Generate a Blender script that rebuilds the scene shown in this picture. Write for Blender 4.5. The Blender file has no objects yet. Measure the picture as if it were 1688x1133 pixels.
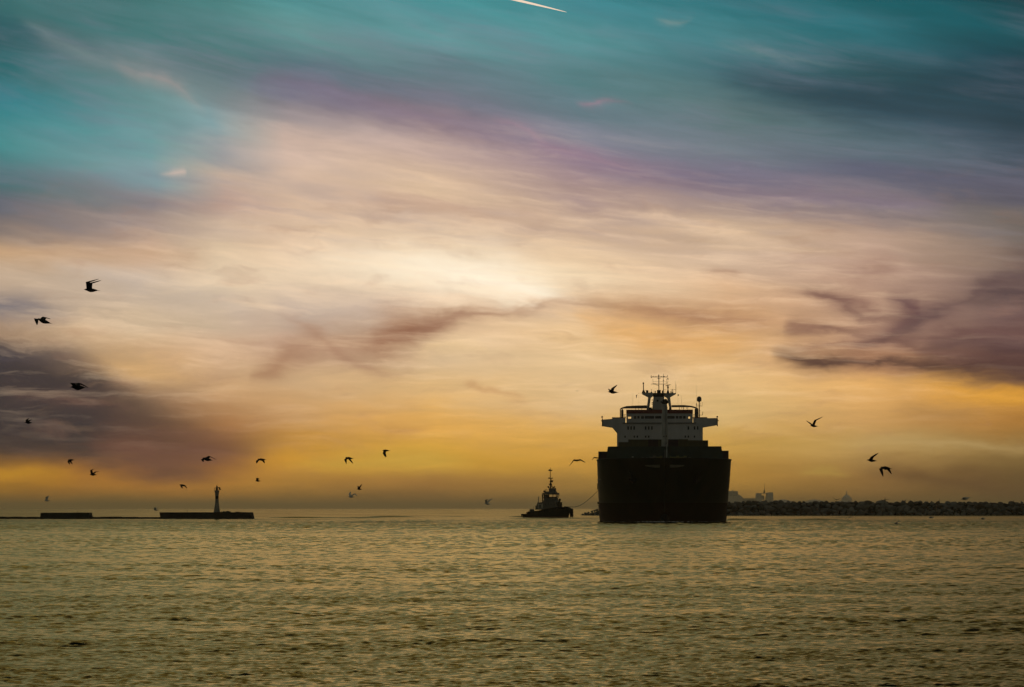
import bpy, bmesh, math, random
import numpy as np
from mathutils import Vector, Matrix
random.seed(7)
R = math.radians
S = bpy.context.scene
COL = S.collection
F = 4688.9           # focal length in photo pixels (100 mm lens on a 36 mm sensor, 1688 px wide)
CX, HY, EYE = 844.0, 838.0, 3.2   # principal column, horizon row, eye height

def at(px, py, D):
    return Vector(((px - CX) * D / F, D, EYE + (HY - py) * D / F))

# ------------------------------------------------------------------ camera
cam_d = bpy.data.cameras.new("camera"); cam = bpy.data.objects.new("camera", cam_d); COL.objects.link(cam)
cam.location = (0, 0, EYE); cam.rotation_euler = (R(90), 0, 0)
cam_d.lens = 100; cam_d.sensor_width = 36; cam_d.shift_y = (HY - 566.5) / 1688.0
cam_d.clip_start = 0.5; cam_d.clip_end = 200000
S.camera = cam
S.view_settings.view_transform = 'Standard'; S.view_settings.look = 'None'
S.view_settings.exposure = 0; S.view_settings.gamma = 1; S.view_settings.use_curve_mapping = False
S.cycles.max_bounces = 6; S.cycles.volume_bounces = 0; S.cycles.caustics_reflective = False
S.cycles.sample_clamp_indirect = 4
try:
    S.cycles.use_denoising = True; S.cycles.denoiser = 'OPENIMAGEDENOISE'
except Exception: pass

# ------------------------------------------------------------------ node helpers
def lin(c):
    out = []
    for v in c[:3]:
        v = v / 255.0
        out.append(v / 12.92 if v <= 0.04045 else ((v + 0.055) / 1.055) ** 2.4)
    return (out[0], out[1], out[2], 1.0)

class G:
    """tiny expression builder over a node tree"""
    def __init__(s, nt): s.nt = nt; s.n = nt.nodes; s.l = nt.links
    def put(s, sock, v):
        if isinstance(v, bpy.types.NodeSocket): s.l.new(v, sock)
        elif v is not None: sock.default_value = v
    def m(s, op, a, b=None, c=None, clamp=False):
        n = s.n.new('ShaderNodeMath'); n.operation = op; n.use_clamp = clamp
        for i, v in enumerate((a, b, c)):
            if v is not None: s.put(n.inputs[i], v)
        return n.outputs[0]
    def add(s, a, b): return s.m('ADD', a, b)
    def sub(s, a, b): return s.m('SUBTRACT', a, b)
    def mul(s, a, b): return s.m('MULTIPLY', a, b)
    def div(s, a, b): return s.m('DIVIDE', a, b)
    def ramp01(s, v, a, b, smooth=False):
        n = s.n.new('ShaderNodeMapRange'); n.clamp = True
        if smooth: n.interpolation_type = 'SMOOTHSTEP'
        s.put(n.inputs['Value'], v); n.inputs['From Min'].default_value = a; n.inputs['From Max'].default_value = b
        return n.outputs[0]
    def comb(s, x, y, z=0.0):
        n = s.n.new('ShaderNodeCombineXYZ')
        for i, v in enumerate((x, y, z)): s.put(n.inputs[i], v)
        return n.outputs[0]
    def mix(s, f, a, b, mode='MIX'):
        n = s.n.new('ShaderNodeMix'); n.data_type = 'RGBA'; n.blend_type = mode
        s.put(n.inputs[0], f); s.put(n.inputs[6], a); s.put(n.inputs[7], b)
        return n.outputs[2]
    def noise(s, vec, scale=1.0, detail=3.0, rough=0.5, dist=0.0, dim='3D'):
        n = s.n.new('ShaderNodeTexNoise'); n.noise_dimensions = dim
        s.put(n.inputs['Vector'], vec); n.inputs['Scale'].default_value = scale
        n.inputs['Detail'].default_value = detail; n.inputs['Roughness'].default_value = rough
        n.inputs['Distortion'].default_value = dist
        return n.outputs[0]
    def curve(s, v, pts):
        n = s.n.new('ShaderNodeFloatCurve'); c = n.mapping.curves[0]
        while len(c.points) > 2: c.points.remove(c.points[1])
        c.points[0].location = pts[0]; c.points[1].location = pts[-1]
        for p in pts[1:-1]: c.points.new(*p)
        for p in c.points: p.handle_type = 'AUTO_CLAMPED'
        n.mapping.update(); s.put(n.inputs['Value'], v)
        return n.outputs[0]
    def cramp(s, v, stops, interp='EASE'):
        n = s.n.new('ShaderNodeValToRGB'); r = n.color_ramp; r.interpolation = interp
        r.elements[0].position = stops[0][0]; r.elements[0].color = stops[0][1]
        r.elements[1].position = stops[-1][0]; r.elements[1].color = stops[-1][1]
        for p, c in stops[1:-1]:
            e = r.elements.new(p); e.color = c
        s.put(n.inputs[0], v)
        return n.outputs[0]

# ------------------------------------------------------------------ world: dusk sky, Nishita plus lit cloud sheet
SUN_EL, SUN_AZ = 5.0, 0.3
world = bpy.data.worlds.new("World"); S.world = world; world.use_nodes = True
wn = world.node_tree; wn.nodes.clear(); g = G(wn)
tc = wn.nodes.new('ShaderNodeTexCoord'); sep = wn.nodes.new('ShaderNodeSeparateXYZ')
wn.links.new(tc.outputs['Generated'], sep.inputs[0])
dx, dy, dz = sep.outputs
az = g.m('ARCTAN2', dx, dy)
hyp = g.m('SQRT', g.add(g.mul(dx, dx), g.mul(dy, dy)))
el = g.div(dz, g.m('MAXIMUM', hyp, 0.02))
U0 = g.add(g.mul(az, F * 1.01), CX)          # azimuth in sky units (1 unit = 1/4689 rad)
V0 = g.sub(HY, g.mul(el, F * 1.005))         # height above the horizon, counted down
shear = g.ramp01(V0, 640, 120)               # streaks slope down to the right high up, lie level low down
W0 = g.sub(V0, g.mul(g.mul(shear, 0.20), g.sub(U0, CX)))
n1 = g.noise(g.comb(g.div(U0, 420.0), g.div(W0, 110.0), 3.1), 1.0, 4, 0.5)
n2 = g.noise(g.comb(g.div(U0, 170.0), g.div(W0, 42.0), 9.7), 1.0, 5, 0.55, 0.6)
n3 = g.noise(g.comb(g.div(U0, 190.0), g.div(g.add(W0, g.mul(n1, 60.0)), 20.0), 1.7), 1.0, 6, 0.6, 0.4)
U = g.add(U0, g.mul(g.sub(n1, 0.5), 110.0))
n4 = g.noise(g.comb(g.div(U0, 62.0), g.div(W0, 24.0), 5.5), 1.0, 5, 0.62, 0.5)
VS_ADD = g.mul(g.sub(n4, 0.5), 38.0)
V = g.add(V0, g.add(g.mul(g.sub(n1, 0.5), 46.0), g.mul(g.sub(n2, 0.5), 40.0)))
COLS = {
 0: [(0,57,107,109),(60,36,94,99),(110,36,107,113),(160,34,124,134),(240,60,136,138),(300,70,110,115),(340,95,100,110),(380,122,112,110),(420,190,155,120),(460,195,170,145),(510,160,142,130),(552,182,150,120),(580,80,75,84),(640,50,48,55),(700,60,52,51),(742,83,62,51),(765,155,104,39),(785,204,136,37),(810,143,100,41),(838,110,86,46)],
 240: [(0,59,113,113),(60,59,119,119),(110,103,126,129),(160,94,143,143),(240,106,155,157),(290,125,155,160),(330,132,126,130),(370,165,145,135),(420,205,170,140),(470,200,180,160),(540,205,180,150),(600,205,165,120),(640,150,120,95),(700,112,82,62),(740,112,78,60),(775,143,93,55),(800,182,122,49),(838,123,94,46)],
 360: [(0,67,124,124),(60,76,124,126),(110,81,113,117),(160,115,134,138),(210,125,155,160),(250,160,160,160),(290,195,172,155),(330,190,160,145),(370,205,180,158),(420,215,190,160),(470,215,193,165),(530,204,180,153),(580,208,172,138),(640,200,160,118),(690,166,117,74),(730,129,88,60),(765,171,114,53),(800,185,127,51),(838,127,94,49)],
 480: [(0,72,138,141),(50,91,143,143),(105,72,110,119),(140,107,115,132),(190,153,143,145),(240,202,177,163),(320,215,185,160),(400,220,190,160),(460,230,205,175),(520,202,180,160),(570,200,165,138),(620,205,170,130),(680,200,155,105),(720,191,139,69),(760,209,150,53),(790,189,135,57),(838,130,97,51)],
 720: [(0,62,143,148),(60,96,148,153),(105,100,126,136),(155,110,115,129),(195,153,134,138),(250,190,165,155),(315,215,185,155),(340,198,168,147),(400,235,205,170),(450,248,224,190),(500,228,198,168),(540,215,182,148),(580,218,188,150),(640,222,182,127),(700,226,170,86),(760,215,162,59),(800,165,118,59),(838,125,92,51)],
 960: [(0,48,129,138),(60,81,143,148),(120,76,124,129),(180,91,119,129),(220,125,130,145),(260,145,125,140),(320,170,145,140),(370,205,175,150),(420,230,200,165),(460,240,215,180),(510,225,185,140),(550,226,188,138),(600,226,192,145),(660,222,186,135),(720,219,168,83),(760,201,149,63),(800,167,126,59),(838,134,102,51)],
 1200: [(0,24,110,119),(60,62,124,132),(120,57,102,112),(180,86,115,119),(240,105,120,130),(290,115,110,130),(330,160,140,135),(380,205,175,145),(430,212,182,155),(480,218,178,140),(520,210,165,120),(560,218,172,118),(620,226,186,130),(680,216,180,120),(730,203,159,78),(780,183,136,59),(838,134,100,49)],
 1440: [(0,5,91,100),(60,33,105,115),(120,33,81,91),(180,43,76,91),(240,80,105,115),(290,90,95,115),(340,130,120,125),(400,185,155,135),(450,186,152,132),(500,188,152,128),(560,188,148,122),(600,190,140,105),(640,228,174,105),(700,207,159,97),(740,186,149,87),(790,145,107,59),(838,117,86,45)],
 1688: [(0,0,57,67),(60,10,81,91),(120,10,57,72),(200,33,62,76),(260,55,75,90),(320,85,85,100),(380,112,105,100),(430,125,108,97),(480,110,92,88),(540,105,84,82),(590,85,65,68),(628,110,80,62),(650,185,127,52),(700,171,119,55),(740,142,111,60),(790,97,76,45),(838,84,67,39)],
}
Y0, Y1 = -60.0, 870.0
xs = sorted(COLS); col = None
for i, x in enumerate(xs):
    vi = g.sub(V, g.mul(g.mul(shear, 0.20), g.sub(U, float(x))))
    t = g.ramp01(vi, Y0, Y1)
    st = [((p[0] - Y0) / (Y1 - Y0), lin(p[1:])) for p in COLS[x]]
    rc = g.cramp(t, st)
    col = rc if col is None else g.mix(g.ramp01(U, xs[i-1], x), col, rc)

fib = g.noise(g.comb(g.div(g.add(U0, g.mul(n1, 120.0)), 110.0), g.div(g.add(V0, g.mul(n2, 60.0)), 17.0), 4.4), 1.0, 6, 0.6, 0.25)
def stroke(col, pts, rgb, sharp=False, warp=1.0, tex=0.0):
    """a drifting band of cloud: centre line, half width and strength along azimuth"""
    x0, x1 = pts[0][0], pts[-1][0]
    t = g.ramp01(U if warp > .6 else U0, x0, x1)
    nx = lambda x: (x - x0) / (x1 - x0)
    ylo, yhi = min(p[1] for p in pts) - 5, max(p[1] for p in pts) + 5
    c = g.curve(t, [(nx(p[0]), (p[1] - ylo) / (yhi - ylo)) for p in pts])
    wmax = 1.22 * max(p[2] for p in pts)
    w = g.curve(t, [(nx(p[0]), 1.22 * p[2] / wmax) for p in pts])
    I = g.curve(t, [(nx(p[0]), min(1.0, p[3] * 1.18)) for p in pts])
    vv = g.add(V0, g.mul(g.add(g.sub(V, V0), VS_ADD), warp))
    d = g.div(g.sub(vv, g.add(g.mul(c, yhi - ylo), ylo)), g.m('MAXIMUM', g.mul(w, wmax), 1.5))
    d2 = g.mul(d, d)
    if sharp: d2 = g.mul(d2, d2)
    else: d2 = g.m('POWER', g.m('ABSOLUTE', d), 1.5)
    mk = g.mul(g.m('EXPONENT', g.mul(d2, -1.0)), I)
    if sharp: mk = g.mul(mk, g.ramp01(fib, .02, .44))
    else: mk = g.mul(mk, g.ramp01(fib, -.1, .42))
    if tex: mk = g.mul(mk, g.ramp01(n2, 0.5 - .35 / tex * .5, 0.5 + .1))
    return g.mix(mk, col, lin(rgb))

STROKES = [
 ([(1180,430,20,0),(1300,455,26,.10),(1400,470,30,.12),(1500,480,34,.15),(1600,500,40,.28),(1700,520,60,.6),(2000,520,80,.7)],(128,100,96),0,1,0),
 ([(1420,560,16,0),(1520,555,22,.25),(1600,550,26,.45),(1700,545,30,.6),(2000,545,40,.6)],(120,90,88),0,1,0),
 ([(300,560,18,0),(380,548,22,.3),(470,545,26,.4),(560,540,28,.4),(640,530,20,.2),(700,520,12,0)],(184,158,142),0,1,.9),
 ([(60,440,10,0),(200,470,20,.3),(340,500,22,.35),(440,530,16,0)],(186,172,164),0,1,.8),
 ([(0,130,20,.3),(120,120,26,.4),(260,108,30,.45),(400,120,24,.35),(520,130,14,0)],(96,118,126),0,1,.8),
 ([(500,95,14,0),(640,108,18,.5),(800,112,20,.5),(960,128,18,.4),(1120,140,16,0)],(84,116,124),0,1,.8),
 ([(-400,60,30,.8),(-40,58,26,.7),(50,62,20,.7),(120,72,15,.3),(170,80,12,0)],(28,88,94),0,.8,0),
 ([(180,106,8,0),(215,122,11,.32),(260,132,12,.38),(290,143,11,.36),(320,165,9,.25),(355,190,6,0)],(186,158,152),0,.7,.7),
 ([(30,40,12,0),(90,72,14,.4),(180,108,12,.35),(260,112,10,0)],(120,138,138),0,.8,0),
 ([(258,288,2,0),(273,287,3,.35),(288,285,4,.6),(299,284,4,.55),(306,285,2,0)],(214,190,174),0,.15,0),
 ([(400,130,16,0),(480,138,22,.45),(620,172,22,.48),(780,205,22,.5),(860,222,16,.4),(960,258,14,.35),(1100,295,14,.3),(1300,325,14,.4),(1450,338,14,.4),(1600,350,12,0)],(118,104,126),0,.9,0),
 ([(800,190,8,0),(850,203,7,.35),(900,240,8,.3),(980,262,8,.3),(1080,285,8,0)],(158,126,142),0,.9,0),
 ([(950,168,4,0),(985,172,5,.5),(1020,164,5,.45),(1060,172,4,0)],(150,120,135),0,.8,.8),
 ([(1080,30,4,0),(1120,36,6,.5),(1150,28,5,0)],(140,150,145),0,.8,.8),
 ([(1180,70,5,0),(1235,78,6,.4),(1300,95,5,.3),(1400,120,4,.0)],(120,140,140),0,.8,.8),
 ([(1180,120,18,0),(1330,150,26,.55),(1480,165,34,.6),(1620,150,36,.6),(1750,150,36,.6)],(28,62,76),0,.9,0),
 ([(600,325,8,0),(660,338,12,.4),(760,352,12,.35),(860,370,8,0)],(186,150,126),0,.9,0),
 ([(1020,344,6,0),(1100,360,7,.35),(1180,378,9,.4),(1250,398,8,.3),(1330,410,6,0)],(238,205,172),0,.8,0),
 ([(440,415,24,0),(600,432,34,.4),(720,446,38,.75),(810,460,36,1),(870,478,28,.95),(940,496,18,.4),(1020,508,10,0)],(255,240,214),0,.8,0),
 ([(-400,512,20,.8),(-40,512,17,.8),(40,515,14,.7),(90,521,12,.4),(150,528,8,0)],(120,114,118),0,.8,0),
 ([(440,505,12,0),(500,512,20,.5),(580,508,24,.5),(660,512,20,.3),(720,510,10,0)],(190,172,160),0,.9,0),
 ([(400,622,9,0),(440,608,17,.55),(490,580,22,.5),(545,568,26,.45),(600,565,26,.6),(650,550,28,.85),(700,540,22,.75),(770,525,13,.55),(850,520,9,.45),(910,509,11,.42),(970,500,14,.36),(1040,506,18,.45),(1110,514,20,.48),(1190,524,19,.42),(1290,536,10,0)],(152,108,84),0,.75,0),
 ([(445,515,8,0),(480,525,10,.3),(520,545,12,.45),(555,580,10,.5),(590,600,10,.5),(640,615,9,.25),(680,622,8,0)],(165,125,102),0,.7,0),
 ([(950,520,12,0),(1000,540,18,.5),(1080,556,22,.6),(1150,565,22,.5),(1260,575,15,.0)],(222,166,98),0,.9,0),
 ([(1020,600,10,0),(1065,597,15,.22),(1120,602,12,0)],(150,124,98),0,.8,0),
 ([(670,590,8,0),(740,572,10,.5),(790,573,8,.4),(810,590,5,0)],(232,198,150),0,.8,0),
 ([(620,705,8,0),(670,708,9,.4),(720,700,8,0)],(170,120,75),0,.9,0),
 ([(770,630,5,0),(800,640,5,.4),(850,655,5,.35),(880,660,4,0)],(190,140,95),0,.9,0),
 ([(100,570,12,0),(160,588,17,.2),(210,606,16,.42),(260,620,13,.35),(350,618,8,0)],(226,180,120),0,.9,0),
 ([(-400,655,88,.98),(-40,660,86,.98),(60,666,80,.97),(140,682,70,.88),(200,704,54,.68),(270,724,42,.42),(350,735,32,0)],(48,46,54),1,1,0),
 ([(140,735,20,0),(220,742,30,.7),(300,746,32,.75),(360,750,26,.6),(440,752,16,.0)],(108,72,62),0,1,0),
 ([(0,632,10,0),(40,655,10,.25),(150,665,12,.35),(230,672,12,.0)],(98,72,66),0,1,0),
 ([(-400,786,16,.8),(0,786,13,.8),(60,782,11,.6),(130,786,9,.0)],(196,140,40),0,.6,0),
 ([(470,770,12,0),(580,764,14,.5),(680,760,15,.6),(800,765,12,.0)],(206,165,70),0,.8,0),
 ([(1150,450,5,0),(1195,448,6,.5),(1235,452,5,0)],(150,112,95),0,.6,0),
 ([(1350,455,8,0),(1400,455,12,.3),(1440,450,14,.5),(1470,443,12,.35),(1490,440,6,0)],(142,108,95),0,.8,.8),
 ([(1320,480,6,0),(1360,490,9,.55),(1400,500,9,.6),(1440,510,7,.45),(1460,516,6,0)],(116,80,76),0,.6,0),
 ([(1455,492,5,0),(1485,500,11,.65),(1510,516,15,.8),(1525,522,14,.6),(1570,520,9,.2),(1600,515,6,0)],(96,68,76),0,.6,0),
 ([(1400,580,8,0),(1440,562,10,.4),(1475,545,12,.65),(1505,528,14,.7),(1520,520,9,0)],(100,70,74),0,.6,0),
 ([(1290,545,6,0),(1320,539,11,.6),(1350,540,9,.6),(1400,544,5,.45),(1470,545,5,0)],(112,78,72),0,.6,0),
 ([(1540,560,30,0),(1590,480,30,.2),(1635,490,36,.7),(1670,490,60,.75),(1760,500,80,.8),(2100,500,90,.8)],(74,60,66),0,1,.9),
 ([(1530,580,10,0),(1560,574,16,.6),(1600,570,16,.65),(1660,585,18,.6),(1760,590,18,.7),(2100,590,18,.7)],(82,58,64),0,.8,0),
 ([(1270,585,6,0),(1300,590,9,.65),(1350,598,11,.85),(1410,600,9,.8),(1480,604,7,.75),(1540,607,12,.85),(1600,606,18,.95),(1690,604,21,.98),(2100,604,26,.98)],(62,42,48),0,.6,0),
 ([(1500,645,10,0),(1580,650,16,.5),(1688,654,14,.6),(2000,654,12,.4)],(232,165,60),0,.9,0),
 ([(1480,680,10,0),(1560,688,16,.4),(1640,695,12,0)],(158,118,72),0,1,0),
 ([(1380,738,9,0),(1500,734,11,.3),(1600,739,11,.32),(1688,742,10,.22),(1900,742,6,0)],(196,168,115),0,.8,0),
 ([(1315,780,5,0),(1350,777,6,.6),(1375,777,6,.55),(1410,781,4,0)],(180,146,70),0,.6,0),
 ([(1400,765,8,0),(1500,783,13,.5),(1600,798,14,.6),(1700,812,15,.6),(2000,820,15,.6)],(92,66,44),0,.8,0),
 ([(1270,478,4,0),(1335,482,6,.3),(1400,503,8,.55),(1465,528,8,.5),(1530,520,7,.3),(1590,505,5,0)],(104,72,72),0,.75,0),
 ([(1400,590,5,0),(1450,572,8,.35),(1500,546,9,.6),(1545,525,9,.6),(1590,506,9,.45),(1625,480,12,.5),(1655,462,15,.5),(1700,448,18,.5),(1800,440,20,.4)],(84,64,70),0,.75,0),
 ([(1260,582,4,0),(1340,577,7,.3),(1430,571,7,.4),(1520,562,9,.45),(1620,550,12,.55),(1720,545,14,.6),(2000,545,14,.5)],(100,70,70),0,.8,0),
 ([(1260,546,4,0),(1340,544,6,.35),(1420,551,6,.4),(1490,563,7,.45),(1560,590,9,.5),(1640,600,10,.3)],(108,76,72),0,.8,0),
 ([(560,560,5,0),(640,552,9,.4),(720,536,9,.42),(800,522,7,.3),(880,514,6,.15),(960,502,6,.12),(1050,504,7,.22),(1140,516,7,.25),(1240,530,6,.15),(1330,540,5,0)],(140,98,82),0,.7,0),
]
for st in STROKES:
    if st[0][0][0] >= 1270 and 430 < st[0][0][1] < 650 and sum(st[1]) < 345:
        st = ([(p[0], p[1], p[2] * 1.05, min(1, p[3] * .92)) for p in st[0]],) + st[1:]
    col = stroke(col, st[0], st[1], bool(st[2]), st[3], st[4])
# fine streaks of thin cloud: lighten and darken softly
n5 = g.noise(g.comb(g.div(g.add(U0, g.mul(n2, 60.0)), 150.0), g.div(g.add(W0, g.mul(n2, 34.0)), 15.0), 7.3), 1.0, 8, 0.6, 0.15)
n6 = g.noise(g.comb(g.div(g.add(U0, g.mul(n2, 60.0)), 95.0), g.div(g.add(V0, g.mul(n2, 60.0)), 30.0), 2.9), 1.0, 6, 0.55, 0.4)
veil = g.ramp01(n1, 0.60, 0.40)                       # mauve veils, warm lit veils
high = g.mul(g.ramp01(V0, 470, 330), g.ramp01(V0, -100, 60))
col = g.mix(g.mul(g.mul(g.mul(veil, high), g.ramp01(n3, .38, .66)), .34), col, lin((112, 112, 130)))
lit = g.mul(g.mul(g.ramp01(n5, .50, .76), g.sub(1.0, g.mul(g.ramp01(U0, 1350, 1640), .85))), g.ramp01(g.sub(V0, g.mul(g.m('ABSOLUTE', g.sub(U0, 844.0)), .25)), 150, 340))
col = g.mix(g.mul(g.mul(lit, g.ramp01(V0, 760, 600)), .30), col, lin((246, 214, 176)))
shade = g.mul(g.ramp01(n6, .56, .80), g.mul(g.ramp01(V0, 250, 380), g.ramp01(V0, 840, 700)))
col = g.mix(g.mul(shade, .30), col, lin((160, 118, 98)))
k = g.add(1.04, g.mul(g.sub(n3, 0.5), 0.34))
k = g.mul(k, g.add(1.0, g.mul(g.sub(n2, 0.5), 0.22)))
k = g.mul(k, g.add(1.0, g.mul(g.sub(n5, 0.5), 0.26)))
kv = wn.nodes.new('ShaderNodeVectorMath'); kv.operation = 'SCALE'
wn.links.new(col, kv.inputs[0]); wn.links.new(k, kv.inputs['Scale']); col = kv.outputs[0]
# higher sky, out of view: warm band shaped to colour the water, then dark
up = g.cramp(g.ramp01(el, 0.16, 1.6), [(0, lin((70,125,130))), (.07, lin((120,132,116))), (.2, lin((178,160,98))), (.32, lin((140,128,82))), (.45, lin((40,58,58))), (.7, lin((18,34,40))), (1, lin((10,18,24)))], 'LINEAR')
upk = wn.nodes.new('ShaderNodeVectorMath'); upk.operation = 'SCALE'; wn.links.new(up, upk.inputs[0])
wn.links.new(g.sub(1.0, g.mul(g.ramp01(U0, 850, 1750), .58)), upk.inputs['Scale'])  # dimmed to the right to darken the water there
col = g.mix(g.ramp01(V0, 30, -260, True), col, upk.outputs[0])
# blend into the unseen rear sky away from the sunset side
fall = g.cramp(g.ramp01(g.m('ABSOLUTE', az), 0.16, 2.2), [(0,(0,0,0,1)),(.12,(.35,.35,.35,1)),(.35,(.85,.85,.85,1)),(.6,(1,1,1,1)),(1,(1,1,1,1))], 'EASE')
rear = g.cramp(g.ramp01(el, 0.0, 1.2), [(0, (.106,.098,.078,1)), (.3, (.106,.104,.088,1)), (1, (.044,.054,.056,1))], 'LINEAR')  # rear sky out of view, level set to light the camera-facing sides
col = g.mix(fall, col, rear)
sky = wn.nodes.new('ShaderNodeTexSky'); sky.sky_type = 'NISHITA'; sky.sun_disc = False
sky.sun_elevation = R(SUN_EL); sky.sun_rotation = R(SUN_AZ); sky.air_density = 1; sky.dust_density = 2
SKY_STRENGTH = 0.05
cs = wn.nodes.new('ShaderNodeVectorMath'); cs.operation = 'SCALE'; cs.inputs['Scale'].default_value = 1 / SKY_STRENGTH
wn.links.new(col, cs.inputs[0])
nb = wn.nodes.new('ShaderNodeVectorMath'); nb.operation = 'SCALE'; nb.inputs['Scale'].default_value = 0.008
wn.links.new(sky.outputs[0], nb.inputs[0])
sm = wn.nodes.new('ShaderNodeVectorMath'); sm.operation = 'ADD'
wn.links.new(cs.outputs[0], sm.inputs[0]); wn.links.new(nb.outputs[0], sm.inputs[1])
bg = wn.nodes.new('ShaderNodeBackground'); bg.inputs['Strength'].default_value = SKY_STRENGTH
wn.links.new(sm.outputs[0], bg.inputs['Color'])
wo = wn.nodes.new('ShaderNodeOutputWorld'); wn.links.new(bg.outputs[0], wo.inputs[0])
world.cycles.sampling_method = 'MANUAL'; world.cycles.sample_map_resolution = 512

sd = bpy.data.lights.new("sun", 'SUN'); so = bpy.data.objects.new("sun", sd); COL.objects.link(so)
sd.energy = 0.04; sd.angle = R(30); sd.color = (1, .82, .6)   # low sun veiled by cloud, ahead of the camera
so.rotation_euler = (R(90 - SUN_EL), 0, R(180 - SUN_AZ))
# a sun lamp shines along its local -Z: turn it so the light travels from far (+Y) towards the camera
so.rotation_euler = Vector((math.sin(R(SUN_AZ)) * math.cos(R(SUN_EL)), math.cos(R(SUN_AZ)) * math.cos(R(SUN_EL)), math.sin(R(SUN_EL)))).to_track_quat('Z', 'Y').to_euler()

# ------------------------------------------------------------------ materials
def mat(name, c, rough=.6, var=.3, scale=1.0, metal=0.0, spec=.3, stretch=(1,1,1), bump=0.0, c2=None, emit=None):
    m = bpy.data.materials.new(name); m.use_nodes = True; nt = m.node_tree; h = G(nt)
    b = nt.nodes['Principled BSDF']
    t = nt.nodes.new('ShaderNodeTexCoord'); mp = nt.nodes.new('ShaderNodeMapping'); mp.inputs['Scale'].default_value = stretch
    nt.links.new(t.outputs['Object'], mp.inputs[0])
    nz = h.noise(mp.outputs[0], scale, 6, .6)
    c2 = c2 or tuple(v * (1 - var) for v in c)
    cc = h.mix(h.ramp01(nz, .35, .65), tuple(c) + (1,), tuple(c2) + (1,))
    nt.links.new(cc, b.inputs['Base Color'])
    b.inputs['Roughness'].default_value = rough; b.inputs['Metallic'].default_value = metal
    b.inputs['Specular IOR Level'].default_value = spec
    if bump:
        bp = nt.nodes.new('ShaderNodeBump'); bp.inputs['Distance'].default_value = bump
        nt.links.new(nz, bp.inputs['Height']); nt.links.new(bp.outputs[0], b.inputs['Normal'])
    if emit:
        b.inputs['Emission Color'].default_value = emit[0]; b.inputs['Emission Strength'].default_value = emit[1]
    return m
M = {
 'foam': mat('sea_foam', (.55,.55,.5), .8, .3, 3),
 'hull': mat('hull_paint', (.006,.013,.011), .45, .5, .22, spec=.2, stretch=(1,1,.22), c2=(.030,.027,.018)),
 'boot': mat('boot_paint', (.040,.020,.013), .6, .5, .3, spec=.1, stretch=(1,1,.3), c2=(.025,.014,.010)),
 'bulb': mat('bulb_shaded', (.010,.010,.010), .7, .4, .5, spec=.1),  # shadow on the bulb's front put into this darker colour
 'green': mat('deck_green', (.035,.06,.052), .6, .35, .4, spec=.15),
 'white': mat('weathered_white', (.50,.50,.46), .5, .22, .35, spec=.2, stretch=(1,1,.3)),
 'offwhite': mat('grey_white', (.42,.42,.36), .55, .25, .6, spec=.2),
 'red': mat('oxide_red', (.16,.035,.03), .6, .3, .5),
 'glass': mat('window_glass', (.012,.022,.028), .15, .2, 1, spec=.3),
 'dark': mat('dark_steel', (.02,.022,.022), .6, .4, 1, spec=.15),
 'panel': mat('pale_panel', (.20,.19,.13), .7, .4, 1.5),
 'steel': mat('grey_steel', (.12,.12,.11), .55, .3, 1, spec=.2),
 'gear': mat('yellow_green_gear', (.20,.19,.06), .6, .4, 1),
 'olive': mat('container_olive', (.075,.075,.035), .6, .3, .8, stretch=(6,1,.4)),
 'purple': mat('container_maroon', (.030,.018,.028), .6, .3, .8, stretch=(6,1,.4)),
 'rope': mat('hawser', (.05,.045,.035), .9, .3, 20),
 'tughull': mat('tug_hull', (.012,.018,.018), .6, .4, .6, spec=.15),
 'tugred': mat('tug_antifouling', (.09,.025,.018), .7, .4, .6),
 'tugcream': mat('tug_cream', (.48,.43,.30), .55, .3, .8),
 'tuggrey': mat('tug_upperworks', (.13,.13,.10), .55, .35, .8),
 'rubber': mat('rubber_fender', (.012,.012,.012), .85, .3, 2),
 'orange': mat('orange_gear', (.42,.13,.05), .6, .3, 2),
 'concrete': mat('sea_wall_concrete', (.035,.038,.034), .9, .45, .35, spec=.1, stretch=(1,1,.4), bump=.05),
 'tower': mat('beacon_white', (.26,.25,.19), .7, .25, .6, spec=.15),
 'black': mat('beacon_band', (.015,.014,.013), .7, .3, .8),
 'rock': mat('armour_stone', (.21,.20,.16), .92, .45, .45, spec=.1, bump=.12),
 'rubble': mat('rubble_core', (.05,.048,.04), .95, .4, .4, spec=.05, bump=.2),
 'farpale': mat('far_hazed_stone', (.85,.82,.70), .9, .1, .02),  # lightened so that haze fading is put into the colour
 'far': mat('far_hazed_concrete', (.60,.58,.48), .9, .15, .02),  # pale tone carries part of the haze over the buildings
 'gull': mat('gull_dark', (.035,.032,.028), .8, .4, 18, spec=.1),
 'palegull': mat('gull_hazed', (.86,.80,.62), .8, .15, 18, spec=.1),  # pale tone stands in for haze fading of the fainter gulls
 'flag': mat('flag_cloth', (.03,.03,.035), .9, .3, 4),
 'trail': mat('vapour', (.8,.74,.66), .9, .1, .002, emit=((1, .76, .58, 1), 0.88)),  # emission takes the place of sunlight on the trail
}

# each stone has its own shade
_nt = M['rock'].node_tree; _oi = _nt.nodes.new('ShaderNodeObjectInfo'); _b = _nt.nodes['Principled BSDF']; _g = G(_nt)
_src = _b.inputs['Base Color'].links[0].from_socket; _sc = _nt.nodes.new('ShaderNodeVectorMath'); _sc.operation = 'SCALE'
_nt.links.new(_src, _sc.inputs[0]); _nt.links.new(_g.add(.55, _g.mul(_oi.outputs['Random'], .8)), _sc.inputs['Scale']); _nt.links.new(_sc.outputs[0], _b.inputs['Base Color'])

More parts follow.
